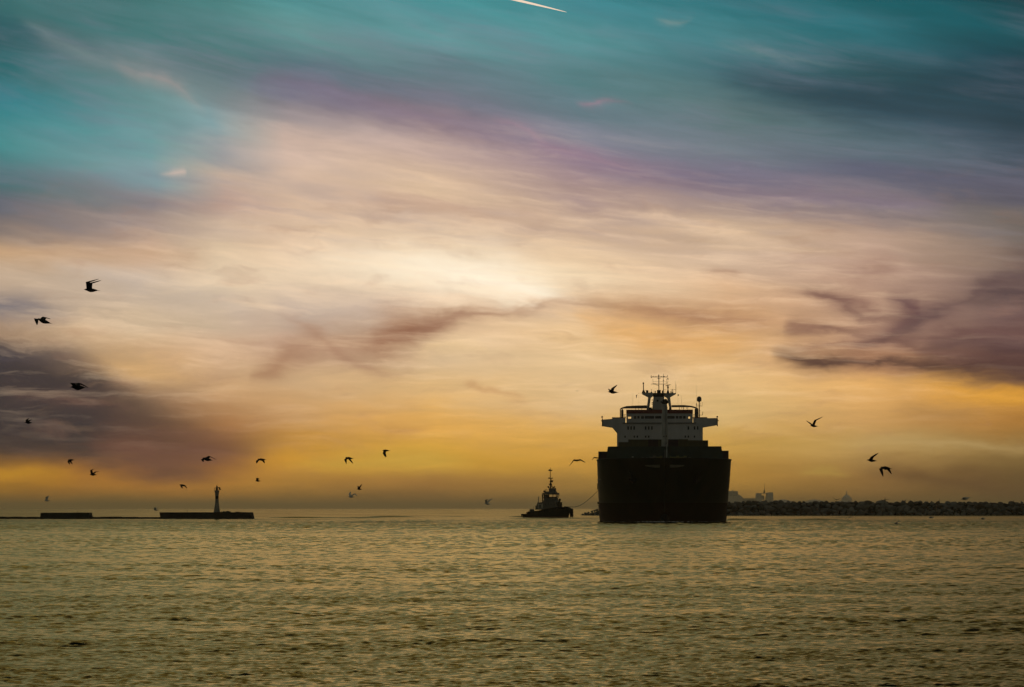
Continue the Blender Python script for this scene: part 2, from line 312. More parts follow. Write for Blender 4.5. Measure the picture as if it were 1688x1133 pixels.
# ------------------------------------------------------------------ mesh helpers
class MB:
    def __init__(s): s.v = []; s.f = []
    def raw(s, vs, fs):
        o = len(s.v); s.v += [tuple(v) for v in vs]; s.f += [tuple(i + o for i in f) for f in fs]; return s
    def box(s, x0, x1, y0, y1, z0, z1):
        return s.raw([(x0,y0,z0),(x1,y0,z0),(x1,y1,z0),(x0,y1,z0),(x0,y0,z1),(x1,y0,z1),(x1,y1,z1),(x0,y1,z1)],
                     [(0,3,2,1),(4,5,6,7),(0,1,5,4),(1,2,6,5),(2,3,7,6),(3,0,4,7)])
    def tube(s, a, b, r0, r1=None, n=8):
        a, b = Vector(a), Vector(b); r1 = r0 if r1 is None else r1
        d = (b - a).normalized(); u = d.orthogonal().normalized(); w = d.cross(u)
        vs = []
        for c, r in ((a, r0), (b, r1)):
            for i in range(n):
                t = 2 * math.pi * i / n; vs.append(c + (u * math.cos(t) + w * math.sin(t)) * r)
        fs = [(i, (i + 1) % n, n + (i + 1) % n, n + i) for i in range(n)] + [tuple(range(n - 1, -1, -1)), tuple(range(n, 2 * n))]
        return s.raw(vs, fs)
    def path(s, pts, r, n=6):
        for a, b in zip(pts, pts[1:]): s.tube(a, b, r, r, n)
        return s
    def prism(s, poly, y0, y1):      # poly in xz, extruded along y
        n = len(poly)
        vs = [(x, y0, z) for x, z in poly] + [(x, y1, z) for x, z in poly]
        return s.raw(vs, [tuple(range(n)), tuple(range(2*n-1, n-1, -1))] + [(i, n+i, n+(i+1)%n, (i+1)%n) for i in range(n)])
    def lathe(s, prof, c=(0,0,0), n=16):
        vs = []; cx, cy, cz = c
        for r, z in prof:
            for i in range(n):
                t = 2*math.pi*i/n; vs.append((cx + r*math.cos(t), cy + r*math.sin(t), cz + z))
        fs = []
        for j in range(len(prof)-1):
            for i in range(n): fs.append((j*n+i, j*n+(i+1)%n, (j+1)*n+(i+1)%n, (j+1)*n+i))
        fs += [tuple(range(n-1,-1,-1)), tuple(range((len(prof)-1)*n, len(prof)*n))]
        return s.raw(vs, fs)
    def ball(s, c, r, n=10, sz=1.0):
        prof = [(max(.001, r*math.sin(math.pi*j/8)), -r*sz*math.cos(math.pi*j/8)) for j in range(9)]
        return s.lathe(prof, c, n)
    def loft(s, rings, cap=True):
        n = len(rings[0]); vs = [v for r in rings for v in r]; fs = []
        for j in range(len(rings)-1):
            for i in range(n): fs.append((j*n+i, j*n+(i+1)%n, (j+1)*n+(i+1)%n, (j+1)*n+i))
        if cap: fs += [tuple(range(n-1,-1,-1)), tuple(range((len(rings)-1)*n, len(rings)*n))]
        return s.raw(vs, fs)
    def build(s, name, m, parent=None, smooth=False, label=None):
        me = bpy.data.meshes.new(name); me.from_pydata(s.v, [], s.f)
        bm = bmesh.new(); bm.from_mesh(me); bmesh.ops.recalc_face_normals(bm, faces=bm.faces); bm.to_mesh(me); bm.free()
        me.materials.append(M[m] if isinstance(m, str) else m)
        if smooth:
            for p in me.polygons: p.use_smooth = True
            try: me.set_sharp_from_angle(angle=R(35))
            except Exception: pass
        o = bpy.data.objects.new(name, me); COL.objects.link(o)
        if parent: o.parent = parent
        if label: o['label'] = label
        return o
def tag(o, label, cat, group=None):
    o['label'] = label; o['category'] = cat
    if group: o['group'] = group
    return o
def empty(name, loc, rz=0.0):
    o = bpy.data.objects.new(name, None); COL.objects.link(o); o.location = loc; o.rotation_euler = (0, 0, rz)
    o.empty_display_size = 1; return o

# ------------------------------------------------------------------ water
def make_water():
    rng = np.random.default_rng(5)
    rows = [np.linspace(6, 44, 40, endpoint=False), np.geomspace(44, 1120, 3700, endpoint=False), np.geomspace(1120, 60000, 200)]
    d = np.concatenate(rows)
    dstep = np.gradient(d)
    inner = np.linspace(-.215, .215, 860)
    outer = np.geomspace(.23, 3.0, 26)
    t = np.concatenate([-outer[::-1], inner, outer])
    Y = np.repeat(d[:, None], len(t), 1).astype(np.float64)
    X = d[:, None] * t[None, :]
    step = np.maximum(.0005 * d, dstep * .45)
    Z = np.zeros_like(X)
    nW = 90
    lam = np.exp(rng.uniform(np.log(.13), np.log(2.6), nW))
    th = rng.normal(0, .62, nW) + .25
    ph = rng.uniform(0, 6.28, nW)
    # patches: ruffled and calm water
    def low(sx, sy, seed, n=14):
        r = np.random.default_rng(seed); o = np.zeros_like(X)
        for i in range(n):
            a = r.uniform(.5, 2.2); b = r.uniform(.5, 2.2) * r.choice([-1, 1])
            o += np.sin(X / sx * a + np.log(Y) * sy * b + r.uniform(0, 6.28)) / a
        return o / np.sqrt(n) * .9
    band = low(11., 17., 3)
    fine = low(2.2, 55., 8)
    A = (1.0 + .26 * band) * np.exp(.38 * fine - .05)
    near = 1 / (1 + np.exp((Y - 122 - 14 * band) / 12))
    A = np.clip(A, .3, 2.4) * (.85 + .25 * near)
    for i in range(nW):
        kk = 2 * np.pi / lam[i]
        w = np.clip((lam[i] / (2.6 * step) - 1) / 1.0, 0, 1)
        use = w > 0
        if not use.any(): continue
        slope = .015 * math.exp(-(math.log(lam[i] / .30) / .7) ** 2) + .005
        a = slope / kk
        p = kk * (X[use] * np.sin(th[i]) + Y[use] * np.cos(th[i])) + ph[i]
        sn = np.sin(p)
        Z[use] += (a * w[use])[:, None] * (sn + .25 * np.cos(2 * p))
    Z *= A
    # isolated steeper wavelets standing out of the calmer water
    lgY = np.log(Y[:, :1])
    for lo_, hi_, dc, ws, hh, thr, sd in ((.11,.26, 52, .36, .012, .70, 20), (.17,.38, 85, .40, .018, .9, 21), (.28,.56, 150, .40, .028, 1.05, 22), (.45,.9, 280, .40, .045, 1.1, 23), (.8,1.6, 560, .45, .085, 1.0, 24)):
        r2 = np.random.default_rng(sd); P = np.zeros_like(X); wdw = np.exp(-((lgY - math.log(dc)) / ws) ** 2)[:, 0]; use = wdw > .02
        for i in range(26):
            l_ = r2.uniform(lo_, hi_); t_ = r2.normal(0, .24); kk = 2 * np.pi / l_
            P[use] += np.sin(kk * (X[use] * np.sin(t_) + Y[use] * np.cos(t_)) + r2.uniform(0, 6.28))
        P *= math.sqrt(2 / 26.)
        Z += hh * np.clip(P - thr, 0, 1.6) * wdw[:, None] * np.clip(.45 + .6 * A, 0, 1.6)
    # old wake ridges running across behind the tug and beside the ship
    def ridge(d0, slope_, h, wd, x0, x1, seed):
        r = np.random.default_rng(seed)
        px = X / Y * F + CX
        c = d0 + slope_ * X + 3 * np.sin(X / 19. + r.uniform(0, 6)) + 1.5 * np.sin(X / 7.3 + r.uniform(0, 6))
        amp = np.clip(.35 + .45 * np.sin(X / 31. + r.uniform(0, 6)) + .45 * np.sin(X / 11. + r.uniform(0, 6)) + .25 * np.sin(X / 4.1), 0, 1.2)
        e = np.clip((px - x0) / 12, 0, 1) * np.clip((x1 - px) / 25, 0, 1)
        return 1.8 * h * amp * e * np.exp(-((Y - c) / (.8 * wd)) ** 2)
    for args in ((1035, .0, .34, 2.2, 420, 880, 1), (930, .02, .26, 2.0, 430, 880, 2), (868, .0, .20, 1.8, 500, 1000, 4), (760, .05, .50, 2.4, 1190, 1420, 5),
                 (980, -.1, .42, 2.4, 1290, 1420, 6), (800, .1, .16, 1.8, 820, 985, 7), (645, .0, .12, 1.6, 560, 985, 9), (900, .0, .18, 2.0, 0, 262, 10)):
        Z += ridge(*args)
    nr, nc = X.shape
    me = bpy.data.meshes.new('water')
    co = np.stack([X, Y, Z], -1).reshape(-1, 3).astype(np.float32)
    me.vertices.add(nr * nc); me.vertices.foreach_set('co', co.ravel())
    i, j = np.meshgrid(np.arange(nr - 1), np.arange(nc - 1), indexing='ij')
    a = (i * nc + j).ravel(); q = np.stack([a, a + 1, a + nc + 1, a + nc], -1).astype(np.int32)
    nf = len(q); me.loops.add(nf * 4); me.loops.foreach_set('vertex_index', q.ravel())
    me.polygons.add(nf); me.polygons.foreach_set('loop_start', np.arange(0, nf * 4, 4, dtype=np.int32))
    me.polygons.foreach_set('use_smooth', np.ones(nf, dtype=bool))
    me.update(calc_edges=True)
    m = bpy.data.materials.new('sea_water'); m.use_nodes = True; nt = m.node_tree; h = G(nt)
    nt.nodes.remove(nt.nodes['Principled BSDF'])
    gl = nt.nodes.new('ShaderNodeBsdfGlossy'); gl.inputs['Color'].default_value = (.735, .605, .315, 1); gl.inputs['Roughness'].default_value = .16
    df = nt.nodes.new('ShaderNodeBsdfDiffuse'); df.inputs['Color'].default_value = (.006, .012, .009, 1)
    fr = nt.nodes.new('ShaderNodeFresnel'); fr.inputs['IOR'].default_value = 1.33
    mx = nt.nodes.new('ShaderNodeMixShader'); nt.links.new(df.outputs[0], mx.inputs[1]); nt.links.new(gl.outputs[0], mx.inputs[2])
    nt.links.new(mx.outputs[0], nt.nodes['Material Output'].inputs['Surface'])
    geo = nt.nodes.new('ShaderNodeNewGeometry')
    # ripple slopes as a normal offset: capillary ripples plus wavelets, so distant water stays rough
    def slope(scale, sy, seed, amp, det=2):
        mp = nt.nodes.new('ShaderNodeMapping'); mp.inputs['Scale'].default_value = (scale, scale * sy, 1); mp.inputs['Location'].default_value = (seed, seed * 1.7, seed)
        nt.links.new(geo.outputs['Position'], mp.inputs[0])
        n = nt.nodes.new('ShaderNodeTexNoise'); n.inputs['Scale'].default_value = 1; n.inputs['Detail'].default_value = det; n.inputs['Roughness'].default_value = .55
        nt.links.new(mp.outputs[0], n.inputs['Vector'])
        sb = nt.nodes.new('ShaderNodeVectorMath'); sb.operation = 'SUBTRACT'; nt.links.new(n.outputs['Color'], sb.inputs[0]); sb.inputs[1].default_value = (.5, .5, .5)
        ml = nt.nodes.new('ShaderNodeVectorMath'); ml.operation = 'MULTIPLY'; nt.links.new(sb.outputs[0], ml.inputs[0])
        if isinstance(amp, (int, float)): ml.inputs[1].default_value = (amp, amp, 0)
        else: nt.links.new(h.comb(amp, amp, 0.0), ml.inputs[1])
        return ml.outputs[0]
    sp = nt.nodes.new('ShaderNodeSeparateXYZ'); nt.links.new(geo.outputs['Position'], sp.inputs[0])
    dist = sp.outputs[1]
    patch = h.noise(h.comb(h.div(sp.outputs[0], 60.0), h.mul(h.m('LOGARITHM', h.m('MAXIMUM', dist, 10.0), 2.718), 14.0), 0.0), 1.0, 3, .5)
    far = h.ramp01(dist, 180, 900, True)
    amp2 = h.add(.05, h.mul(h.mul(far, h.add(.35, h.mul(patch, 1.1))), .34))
    refl_dim = h.sub(1.0, h.mul(h.ramp01(dist, 200, 800, True), h.add(.12, h.mul(patch, .62))))   # reflection dimmed with distance and in patches, standing in for unresolved waves
    nt.links.new(h.mul(fr.outputs[0], refl_dim), mx.inputs[0])
    v = geo.outputs['Normal']
    for q_ in (slope(8.0, 1.3, 3, .14), slope(2.2, 1.6, 9, amp2)):
        ad = nt.nodes.new('ShaderNodeVectorMath'); ad.operation = 'ADD'; nt.links.new(v, ad.inputs[0]); nt.links.new(q_, ad.inputs[1]); v = ad.outputs[0]
    nm = nt.nodes.new('ShaderNodeVectorMath'); nm.operation = 'NORMALIZE'; nt.links.new(v, nm.inputs[0])
    for q_ in (gl, df, fr): nt.links.new(nm.outputs[0], q_.inputs['Normal'])
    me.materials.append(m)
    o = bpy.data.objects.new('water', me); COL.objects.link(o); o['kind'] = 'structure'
make_water()

# ------------------------------------------------------------------ left sea wall, beacon
def sea_wall():
    D = 848.0
    def P(x, y, d=0): 
        v = at(x, y, D + d); return v
    def block(name, xa, xb, top, m, lean, label, cat='sea wall', deep=7.0, extra=None):
        a, b = (xa - CX) * D / F, (xb - CX) * D / F
        h = EYE + (HY - top) * D / F
        r = empty(name, ((a + b) / 2, D, 0)); w = (b - a) / 2
        mb = MB(); n = max(2, int((b - a) / 3.0))
        # battered wall with a coping and pour joints
        bot = [(-w - lean[0], 0, -.6), (w + lean[1], 0, -.6), (w + lean[1], deep + 1, -.6), (-w - lean[0], deep + 1, -.6)]
        topv = [(-w, .5, h - .16), (w, .5, h - .16), (w, deep, h - .16), (-w, deep, h - .16)]
        mb.raw(bot + topv, [(0,3,2,1),(4,5,6,7),(0,1,5,4),(1,2,6,5),(2,3,7,6),(3,0,4,7)])
        mb.build('wall_body', m, r)
        cp = MB(); x = -w
        while x < w - .01:
            x2 = min(w, x + 3.0 + random.uniform(-.5, .5)); z = random.uniform(-.03, .03)
            cp.box(x + .015, x2 - .015, .42, deep + .05, h - .158, h + z); x = x2
        cp.build('coping', m, r)
        tag(r, label, cat); return r, w, h
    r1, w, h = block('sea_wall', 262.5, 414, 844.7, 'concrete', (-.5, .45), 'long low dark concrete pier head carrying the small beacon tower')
    post = MB().tube((-5.6, 2, h), (-5.6, 2, h + .55), .05).ball((-5.6, 2, h + .6), .09); post.build('mooring_post', 'dark', r1)
    lump = MB()
    for x, s in ((4.6,.28),(5.3,.42),(6.0,.35),(6.5,.5),(7.1,.3),(9.0,.22),(9.5,.26),(10.1,.2)):
        lump.ball((x, 2.5, h + s*.25), s, 7, .6)
    lump.build('rock_debris', 'concrete', r1)
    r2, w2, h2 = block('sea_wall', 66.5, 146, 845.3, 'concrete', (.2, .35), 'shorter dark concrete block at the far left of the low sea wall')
    MB().tube((3.6, 2, h2), (3.6, 2, h2 + .5), .05).build('mooring_post', 'dark', r2)
    # low causeway between them
    a, b = (-60 - CX) * D / F, (264 - CX) * D / F
    mb = MB(); x = a
    rnd = random.Random(4)
    while x < b:
        x2 = x + rnd.uniform(1.2, 2.8); px = x / D * F + CX
        hh = .62 + rnd.uniform(-.06, .06) - (.14 if px > 215 else 0) + (.25 if 186 < px < 194 else 0)
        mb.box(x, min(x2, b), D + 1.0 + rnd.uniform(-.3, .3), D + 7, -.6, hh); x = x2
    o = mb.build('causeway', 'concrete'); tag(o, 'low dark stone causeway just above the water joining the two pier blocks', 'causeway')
    # beacon
    s = D / F; k = s / 7.673
    bx = (240 + 889 / 7.673 - CX) * s
    base_z = h - .02
    L = empty('beacon_tower', (bx, D + 3, base_z))
    zz = lambda y: (797 - y) * k
    hw = lambda w_: w_ * k / 2
    MB().lathe([(hw(84),-.05),(hw(80),zz(790)),(hw(62),zz(730)),(hw(48),zz(680)),(hw(44),zz(650)),(hw(42),zz(626))], n=20).build('tower_base', 'tower', L, True)
    MB().lathe([(hw(43),zz(625.9)),(hw(43.5),zz(588.1))], n=20).build('dark_band', 'black', L, True)
    MB().lathe([(hw(43),zz(588)),(hw(48),zz(565)),(hw(57),zz(540)),(hw(62),zz(530)),(hw(64),zz(522)),(hw(64),zz(519))], n=20).build('gallery', 'tower', L, True)
    rl = MB(); rr = hw(66)
    for i in range(10):
        t = i * math.pi / 5; rl.tube((rr*math.cos(t), rr*math.sin(t), zz(520)), (rr*math.cos(t), rr*math.sin(t), zz(484)), .022, n=5)
    for y in (500, 484):
        rl.path([(rr*math.cos(i*math.pi/8), rr*math.sin(i*math.pi/8), zz(y)) for i in range(17)], .018, 5)
    rl.build('railing', 'steel', L)
    MB().lathe([(hw(26),zz(519)),(hw(28),zz(505)),(hw(24),zz(500)),(hw(26),zz(480)),(hw(20),zz(470)),(hw(8),zz(460)),(hw(3),zz(446))], n=14).build('lantern', 'dark', L, True)
    MB().prism([((905-889)*k,zz(476)),((930-889)*k,zz(478)),((942-889)*k,zz(512)),((926-889)*k,zz(514))], -.35, -.28).build('solar_panel', 'dark', L)
    tag(L, 'small pale concrete beacon tower with dark band and railed lantern gallery on the pier', 'lighthouse')
sea_wall()

# ------------------------------------------------------------------ rock breakwater on the right
def breakwater():
    D = 1250.0; s = D / F
    rnd = random.Random(11)
    # height profile in photo rows of the crest
    def crest(px):
        pts = [(958,849.5),(963,846.5),(972,843),(985,839),(998,832),(1012,826),(1200,824.6),(1300,824.2),(1420,824.5),(1550,825.2),(1700,825.4),(2400,826)]
        for (a,ya),(b,yb) in zip(pts, pts[1:]):
            if a <= px <= b: return ya + (yb-ya)*(px-a)/(b-a)
        return pts[0][1] if px < 958 else pts[-1][1]
    core = MB(); rings = []
    for i in range(150):
        px = 960 + i * 9.6; x = (px - CX) * s
        h = max(.2, EYE + (HY - crest(px)) * s - 1.3)
        j = lambda: rnd.uniform(-.25, .25)
        ring = [(x, D + 1.0 + j(), -1), (x, D + 2.4 + h * .55 + j(), h * .5 + j()), (x, D + 3.2 + h * 1.1, h + j()), (x, D + 10 + h * 1.1, h + j()), (x, D + 14 + h * 2.2, -1)]
        rings.append(ring)
    core.loft(rings)
    o = core.build('rubble_core', 'rubble'); o['label'] = 'dark rubble core showing between the armour stones of the long breakwater'; o['category'] = 'breakwater'; o['kind'] = 'stuff'
    shapes = []
    for kx in range(14):
        bm = bmesh.new(); r = random.Random(kx)
        for i in range(17):
            v = Vector((r.gauss(0,1), r.gauss(0,1), r.gauss(0,1))).normalized()
            v = Vector((v.x * r.uniform(.7, 1.1), v.y * r.uniform(.7,1.05), v.z * r.uniform(.62, 1)))
            bm.verts.new(v * .5)
        res = bmesh.ops.convex_hull(bm, input=bm.verts)
        bmesh.ops.delete(bm, geom=[v for v in bm.verts if not v.link_faces], context='VERTS')
        bmesh.ops.bevel(bm, geom=list(bm.edges), offset=.05, segments=2, affect='EDGES', profile=.6)
        me = bpy.data.meshes.new('boulder'); bm.to_mesh(me); bm.free()
        for p in me.polygons: p.use_smooth = True
        me.materials.append(M['rock']); shapes.append(me)
    n = 0
    def put(px, f, size):
        nonlocal n
        x = (px - CX) * s; h = EYE + (HY - crest(px)) * s
        z = f * (h - size * .38); y = D + .6 + f * h * 1.05
        o = bpy.data.objects.new('boulder', rnd.choice(shapes)); COL.objects.link(o)
        sz = size * rnd.uniform(.85, 1.2)
        o.scale = (sz * rnd.uniform(1.05, 1.75), sz * 1.1, sz * rnd.uniform(.75, 1.1)); o.location = (x, y, max(z, .15))
        o.rotation_euler = (rnd.uniform(-.5,.5), rnd.uniform(-.3,.3), rnd.uniform(0, 6.28))
        tag(o, 'rough pale grey armour stone piled on the breakwater slope', 'boulder', 'armour stones of the breakwater'); n += 1
    for f, step, size in ((.93, 8.6, 3.2), (.72, 10.2, 3.1), (.48, 9.8, 2.8), (.24, 9.6, 2.7), (.03, 9.8, 2.5)):
        px = 1193 + rnd.uniform(0, 5)
        while px < 1696:
            put(px, min(1.03, max(0, f + rnd.uniform(-.10, .10) * (.35 if f > .9 else 1))), size * rnd.choice((.65, .85, 1.0, 1.15, 1.4))); px += step * rnd.uniform(.8, 1.25)
    for f, a, step, size in ((1.0, 962, 4.6, 1.3), (.5, 968, 6.5, 1.6), (.05, 961, 6.5, 1.4)):
        px = a
        while px < 992: put(px, f, size); px += step
    return n
NB = breakwater(); print('boulders', NB)

# ------------------------------------------------------------------ far shore in the haze
def far_shore():
    D = 9000.0; s = D / F
    X = lambda px: (px - CX) * s
    Zp = lambda py: EYE + (HY - py) * s
    rnd = random.Random(3)
    m = MB(); rings = []
    for i in range(60):
        px = 1130 + i * 6.0; h = max(1.0, 26 + 6 * math.sin(i * .7) - max(0, (px - 1400)) * .3)
        rings.append([(X(px), D - 200, -5), (X(px), D - 150, h * .6), (X(px), D + 300, h), (X(px), D + 900, -5)])
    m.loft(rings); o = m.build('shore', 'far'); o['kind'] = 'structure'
    # building beside ship
    b = empty('harbour_building', (X(1210), D, 0))
    x = lambda px: X(px) - X(1210)
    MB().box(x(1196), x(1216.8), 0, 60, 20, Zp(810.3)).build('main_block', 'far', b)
    MB().prism([(x(1216.8),20),(x(1216.8),Zp(815.6)),(x(1219.5),Zp(816)),(x(1222.5),Zp(818.5)),(x(1225),Zp(821)),(x(1225),20)], 2, 55).build('side_wing', 'far', b)
    rm = MB().box(x(1197), x(1216), 8, 50, Zp(810.3), Zp(809.6)); rm.tube((x(1208),20,Zp(809.6)),(x(1208),20,Zp(807.8)),1.0); rm.tube((x(1207.5),20,Zp(808.3)),(x(1210),20,Zp(807.6)),.7); rm.build('roof', 'far', b)
    w = MB()
    for i in range(5):
        for j in range(2): w.box(x(1203 + i*2.6), x(1204.2 + i*2.6), -.4, 1, Zp(817 - j*3.4), Zp(815.6 - j*3.4))
    w.build('window_band', 'dark', b)
    tag(b, 'hazy square harbour building with stepped side wing just right of the ship', 'building')
    b = empty('warehouse', (X(1236), D + 40, 0)); x = lambda px: X(px) - X(1236)
    MB().box(x(1222), x(1248), 0, 60, 15, Zp(822.2)).build('wall', 'far', b)
    MB().prism([(x(1222), Zp(822.2)), (x(1248), Zp(822.2)), (x(1247), Zp(821.6)), (x(1223), Zp(821.6))], -1, 61).build('roof', 'far', b)
    tag(b, 'long low hazy shed between the square building and the twin towers', 'building')
    b = empty('twin_tower_building', (X(1260), D, 0)); x = lambda px: X(px) - X(1260)
    MB().prism([(x(1246.8),20),(x(1248),Zp(813.2)),(x(1255),Zp(813)),(x(1256),20)], 0, 50).build('tower', 'far', b)
    MB().prism([(x(1263),20),(x(1265.2),Zp(812.2)),(x(1274.4),Zp(811.8)),(x(1274.9),20)], 0, 50).build('tower', 'far', b)
    MB().box(x(1254), x(1266), 8, 40, Zp(813.9), Zp(813)).build('bridge', 'far', b)
    MB().lathe([(X(1256)-X(1251.5), 0), (x(1264.6), Zp(819)-30), (x(1263), Zp(817)-30), (x(1262), Zp(816.8)-30)], (x(1256.5), 25, 30), 14).build('dome', 'far', b)
    MB().tube((x(1260.6), 20, Zp(813.2)), (x(1261.6), 20, Zp(796.5)), 1.0, .4, 6).tube((x(1260.6),20,Zp(813)),(x(1260.9),20,Zp(808)),3.0,1.8,6).build('mast', 'dark', b)
    w = MB()
    for i in range(3): w.box(x(1249.3+i*2), x(1250.3+i*2), -.5, 2, Zp(822), Zp(815)); w.box(x(1266.4+i*2.7), x(1267.4+i*2.7), -.5, 2, Zp(822), Zp(815))
    w.build('window_band', 'far', b)
    tag(b, 'hazy pair of square towers joined by a high bridge with a tall mast', 'building')
    D2 = 12000.0; s2 = D2 / F; X2 = lambda px: (px - CX) * s2; Z2 = lambda py: EYE + (HY - py) * s2
    b = empty('domed_building', (X2(1395.5), D2, 0)); x = lambda px: X2(px) - X2(1395.5)
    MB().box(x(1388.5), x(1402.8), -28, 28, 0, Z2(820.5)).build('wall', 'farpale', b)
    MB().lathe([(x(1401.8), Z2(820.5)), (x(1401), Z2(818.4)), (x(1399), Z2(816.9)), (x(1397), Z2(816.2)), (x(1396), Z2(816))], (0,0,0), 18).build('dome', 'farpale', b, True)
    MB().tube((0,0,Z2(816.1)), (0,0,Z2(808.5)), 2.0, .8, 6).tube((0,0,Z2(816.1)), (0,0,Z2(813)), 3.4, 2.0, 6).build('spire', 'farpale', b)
    tag(b, 'very faint domed building with a spire low above the breakwater', 'building')
far_shore()

# ------------------------------------------------------------------ the ship
D0 = 640.0
def ship():
    ax = Vector(((1087.5 - CX) * 795 / F, 795.0)) - Vector(((1096 - CX) * D0 / F, D0))
    rz = -math.atan2(ax.x, ax.y)
    root = empty('container_ship', ((1096 - CX) * D0 / F, D0, 0), rz)
    tag(root, 'large dark-hulled container ship head-on with white bridge and tall masts', 'ship')
    def X(px, t):
        xc = 844 + ((1096 - CX) * D0 / F + t * math.sin(-rz)) * F / (D0 + t * math.cos(rz))
        return (px - xc) * (D0 + t) / F
    def Z(py, t): return EYE + (HY - py) * (D0 + t) / F
    # ---- hull
    ZT = 14.35
    def half(t, z):
        zn = max(0, min(1, z / ZT))
        ts = 8.5 * (1 - zn) ** 1.4
        Lf = 46 - 22 * zn ** 1.2; p = 1.75 + 1.0 * zn
        B = 15.50 + .10 * min(1, zn * 1.6)
        s_ = max(0.0, min(1.0, (t - ts) / Lf))
        b = B * (1 - (1 - s_) ** p) ** (1 / (1.15 + .5 * zn))
        if t > 150: b *= 1 - .10 * ((t - 150) / 36) ** 2 * (1 if z > 6 else 2.2)
        return b
    tt = [0,.25,.6,1,1.6,2.4,3.4,4.6,6,7.5,8.5,9.5,11,13,15,18,21,24,28,33,40,50,62,80,110,140,155,165,175,186]
    def shell(z_levels, name, m, knuckle=0):
        mb = MB()
        for sd_ in (-1, 1):
            vs = []; nz_ = len(z_levels)
            for t in tt:
                for z in z_levels:
                    zn = max(0, min(1, z / ZT)); ts = 8.5 * (1 - zn) ** 1.4
                    vs.append((sd_ * half(max(t, ts), z), max(t, ts), z))
            fs = []
            for i in range(len(tt) - 1):
                for j in range(nz_ - 1):
                    fs.append((i*nz_+j, (i+1)*nz_+j, (i+1)*nz_+j+1, i*nz_+j+1))
            mb.raw(vs, fs)
        # transom
        tz = [(-half(186, z), 186, z) for z in z_levels] + [(half(186, z), 186, z) for z in reversed(z_levels)]
        mb.raw(tz, [tuple(range(len(tz)))])
        me = mb.build(name, m, root, True)
        bm = bmesh.new(); bm.from_mesh(me.data); bmesh.ops.remove_doubles(bm, verts=bm.verts, dist=.003); bmesh.ops.recalc_face_normals(bm, faces=bm.faces); bm.to_mesh(me.data); bm.free()
        return me
    ZB = 4.45
    hull = shell([ZB, 5.5, 6.8, 8.2, 9.6, 11, 12.2, 13.3, ZT], 'hull', 'hull')
    shell([-1.5, -.5, .4, 1.2, 2.2, 3.3, ZB], 'boot_top', 'boot')
    # sheer cap rail
    rail = MB()
    for sd_ in (-1, 1):
        pts = [(sd_ * (half(t, ZT) + .02), t, ZT + .06) for t in tt if t <= 40]
        rail.path(pts, .14, 6)
    rail.build('cap_rail', 'dark', root)
    mid = MB(); prev = None
    dv = []; 
    for t in tt: dv.append((half(t, 13.1) - .05, t))
    poly = [(-b, t, 13.1) for b, t in dv] + [(b, t, 13.1) for b, t in reversed(dv)]
    mid.raw(poly, [tuple(range(len(poly)))]); mid.build('deck', 'green', root)
    # rubbing strakes / plate lines on the hull sides
    for z0 in (9.9,):
        for sd_ in (-1, 1):
            MB().path([(sd_ * (half(t, z0) + .03), t, z0) for t in tt if 20 <= t <= 175], .10, 5).build('rubbing_strake', 'hull', root)
    # bulbous bow
    rings = []
    for i in range(9):
        a = i / 8; y = 3.2 + 9 * a; r = math.sqrt(max(.02, 1 - (1 - a) ** 2))
        rings.append([(1.25 * r * math.cos(k_*math.pi/8), y, .2 + 2.1 * r * math.sin(k_*math.pi/8)) for k_ in range(16)])
    MB().loft(rings).build('bulbous_bow', 'bulb', root, True)
    fo = MB(); rr_ = random.Random(8)
    for i in range(70):
        x_ = rr_.gauss(-.3, 2.6); s_ = rr_.uniform(.08, .26)
        fo.ball((x_, 2.0 + abs(x_) * .5 + rr_.uniform(0, 2.5), .05), s_ * 1.6, 6, rr_.uniform(.25, .7))
    for sd_ in (-1, 1):
        for i in range(40):
            t_ = 6 + i * .9; fo.ball((sd_ * (half(t_, 0) + rr_.uniform(.1, .5)), t_ - .5, .02), rr_.uniform(.08, .2), 6, .4)
    fom = fo.build('foam', 'foam'); fom.location = root.location; fom.rotation_euler = root.rotation_euler; fom['kind'] = 'stuff'
    # anchors in pockets
    for sd_ in (-1, 1):
        t = 6.2; z = 10.2; b = half(t, z)
        a = MB()
        a.tube((sd_*b*1.0, t-.5, z+1.2), (sd_*(b-.2), t-.5, z-.9), .16)
        a.tube((sd_*(b-1.0), t-.6, z-.5), (sd_*(b-.2), t-.55, z-1.1), .18, .22)
        a.tube((sd_*(b+.7), t-.4, z-.4), (sd_*(b-.2), t-.55, z-1.1), .18, .22)
        a.ball((sd_*(b-.2), t-.5, z-1.1), .3)
        an = a.build('anchor', 'dark', root)
        p = MB().lathe([(.75,0),(.9,.1),(.9,.25),(.7,.3)], (0,0,0), 14); po = p.build('hawse_pipe', 'dark', an, True)
        po.location = (sd_*b, t-.35, z+1.3); po.rotation_euler = (R(75), 0, R(-30*sd_))
    # pale tan panels under the flare
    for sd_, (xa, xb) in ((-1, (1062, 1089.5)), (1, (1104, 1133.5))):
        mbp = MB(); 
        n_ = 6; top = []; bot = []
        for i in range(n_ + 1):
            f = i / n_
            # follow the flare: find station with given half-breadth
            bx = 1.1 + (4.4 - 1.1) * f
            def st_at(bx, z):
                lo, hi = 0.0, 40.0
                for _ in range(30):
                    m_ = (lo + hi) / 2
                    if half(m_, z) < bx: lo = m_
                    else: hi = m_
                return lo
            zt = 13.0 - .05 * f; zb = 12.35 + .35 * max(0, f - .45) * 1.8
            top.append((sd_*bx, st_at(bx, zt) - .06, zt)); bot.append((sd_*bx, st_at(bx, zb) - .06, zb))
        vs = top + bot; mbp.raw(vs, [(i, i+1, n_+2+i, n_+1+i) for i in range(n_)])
        vs2 = [(x_, y_ + .05, z_) for x_, y_, z_ in vs]; mbp.raw(vs2, [(i, i+1, n_+2+i, n_+1+i) for i in range(n_)])
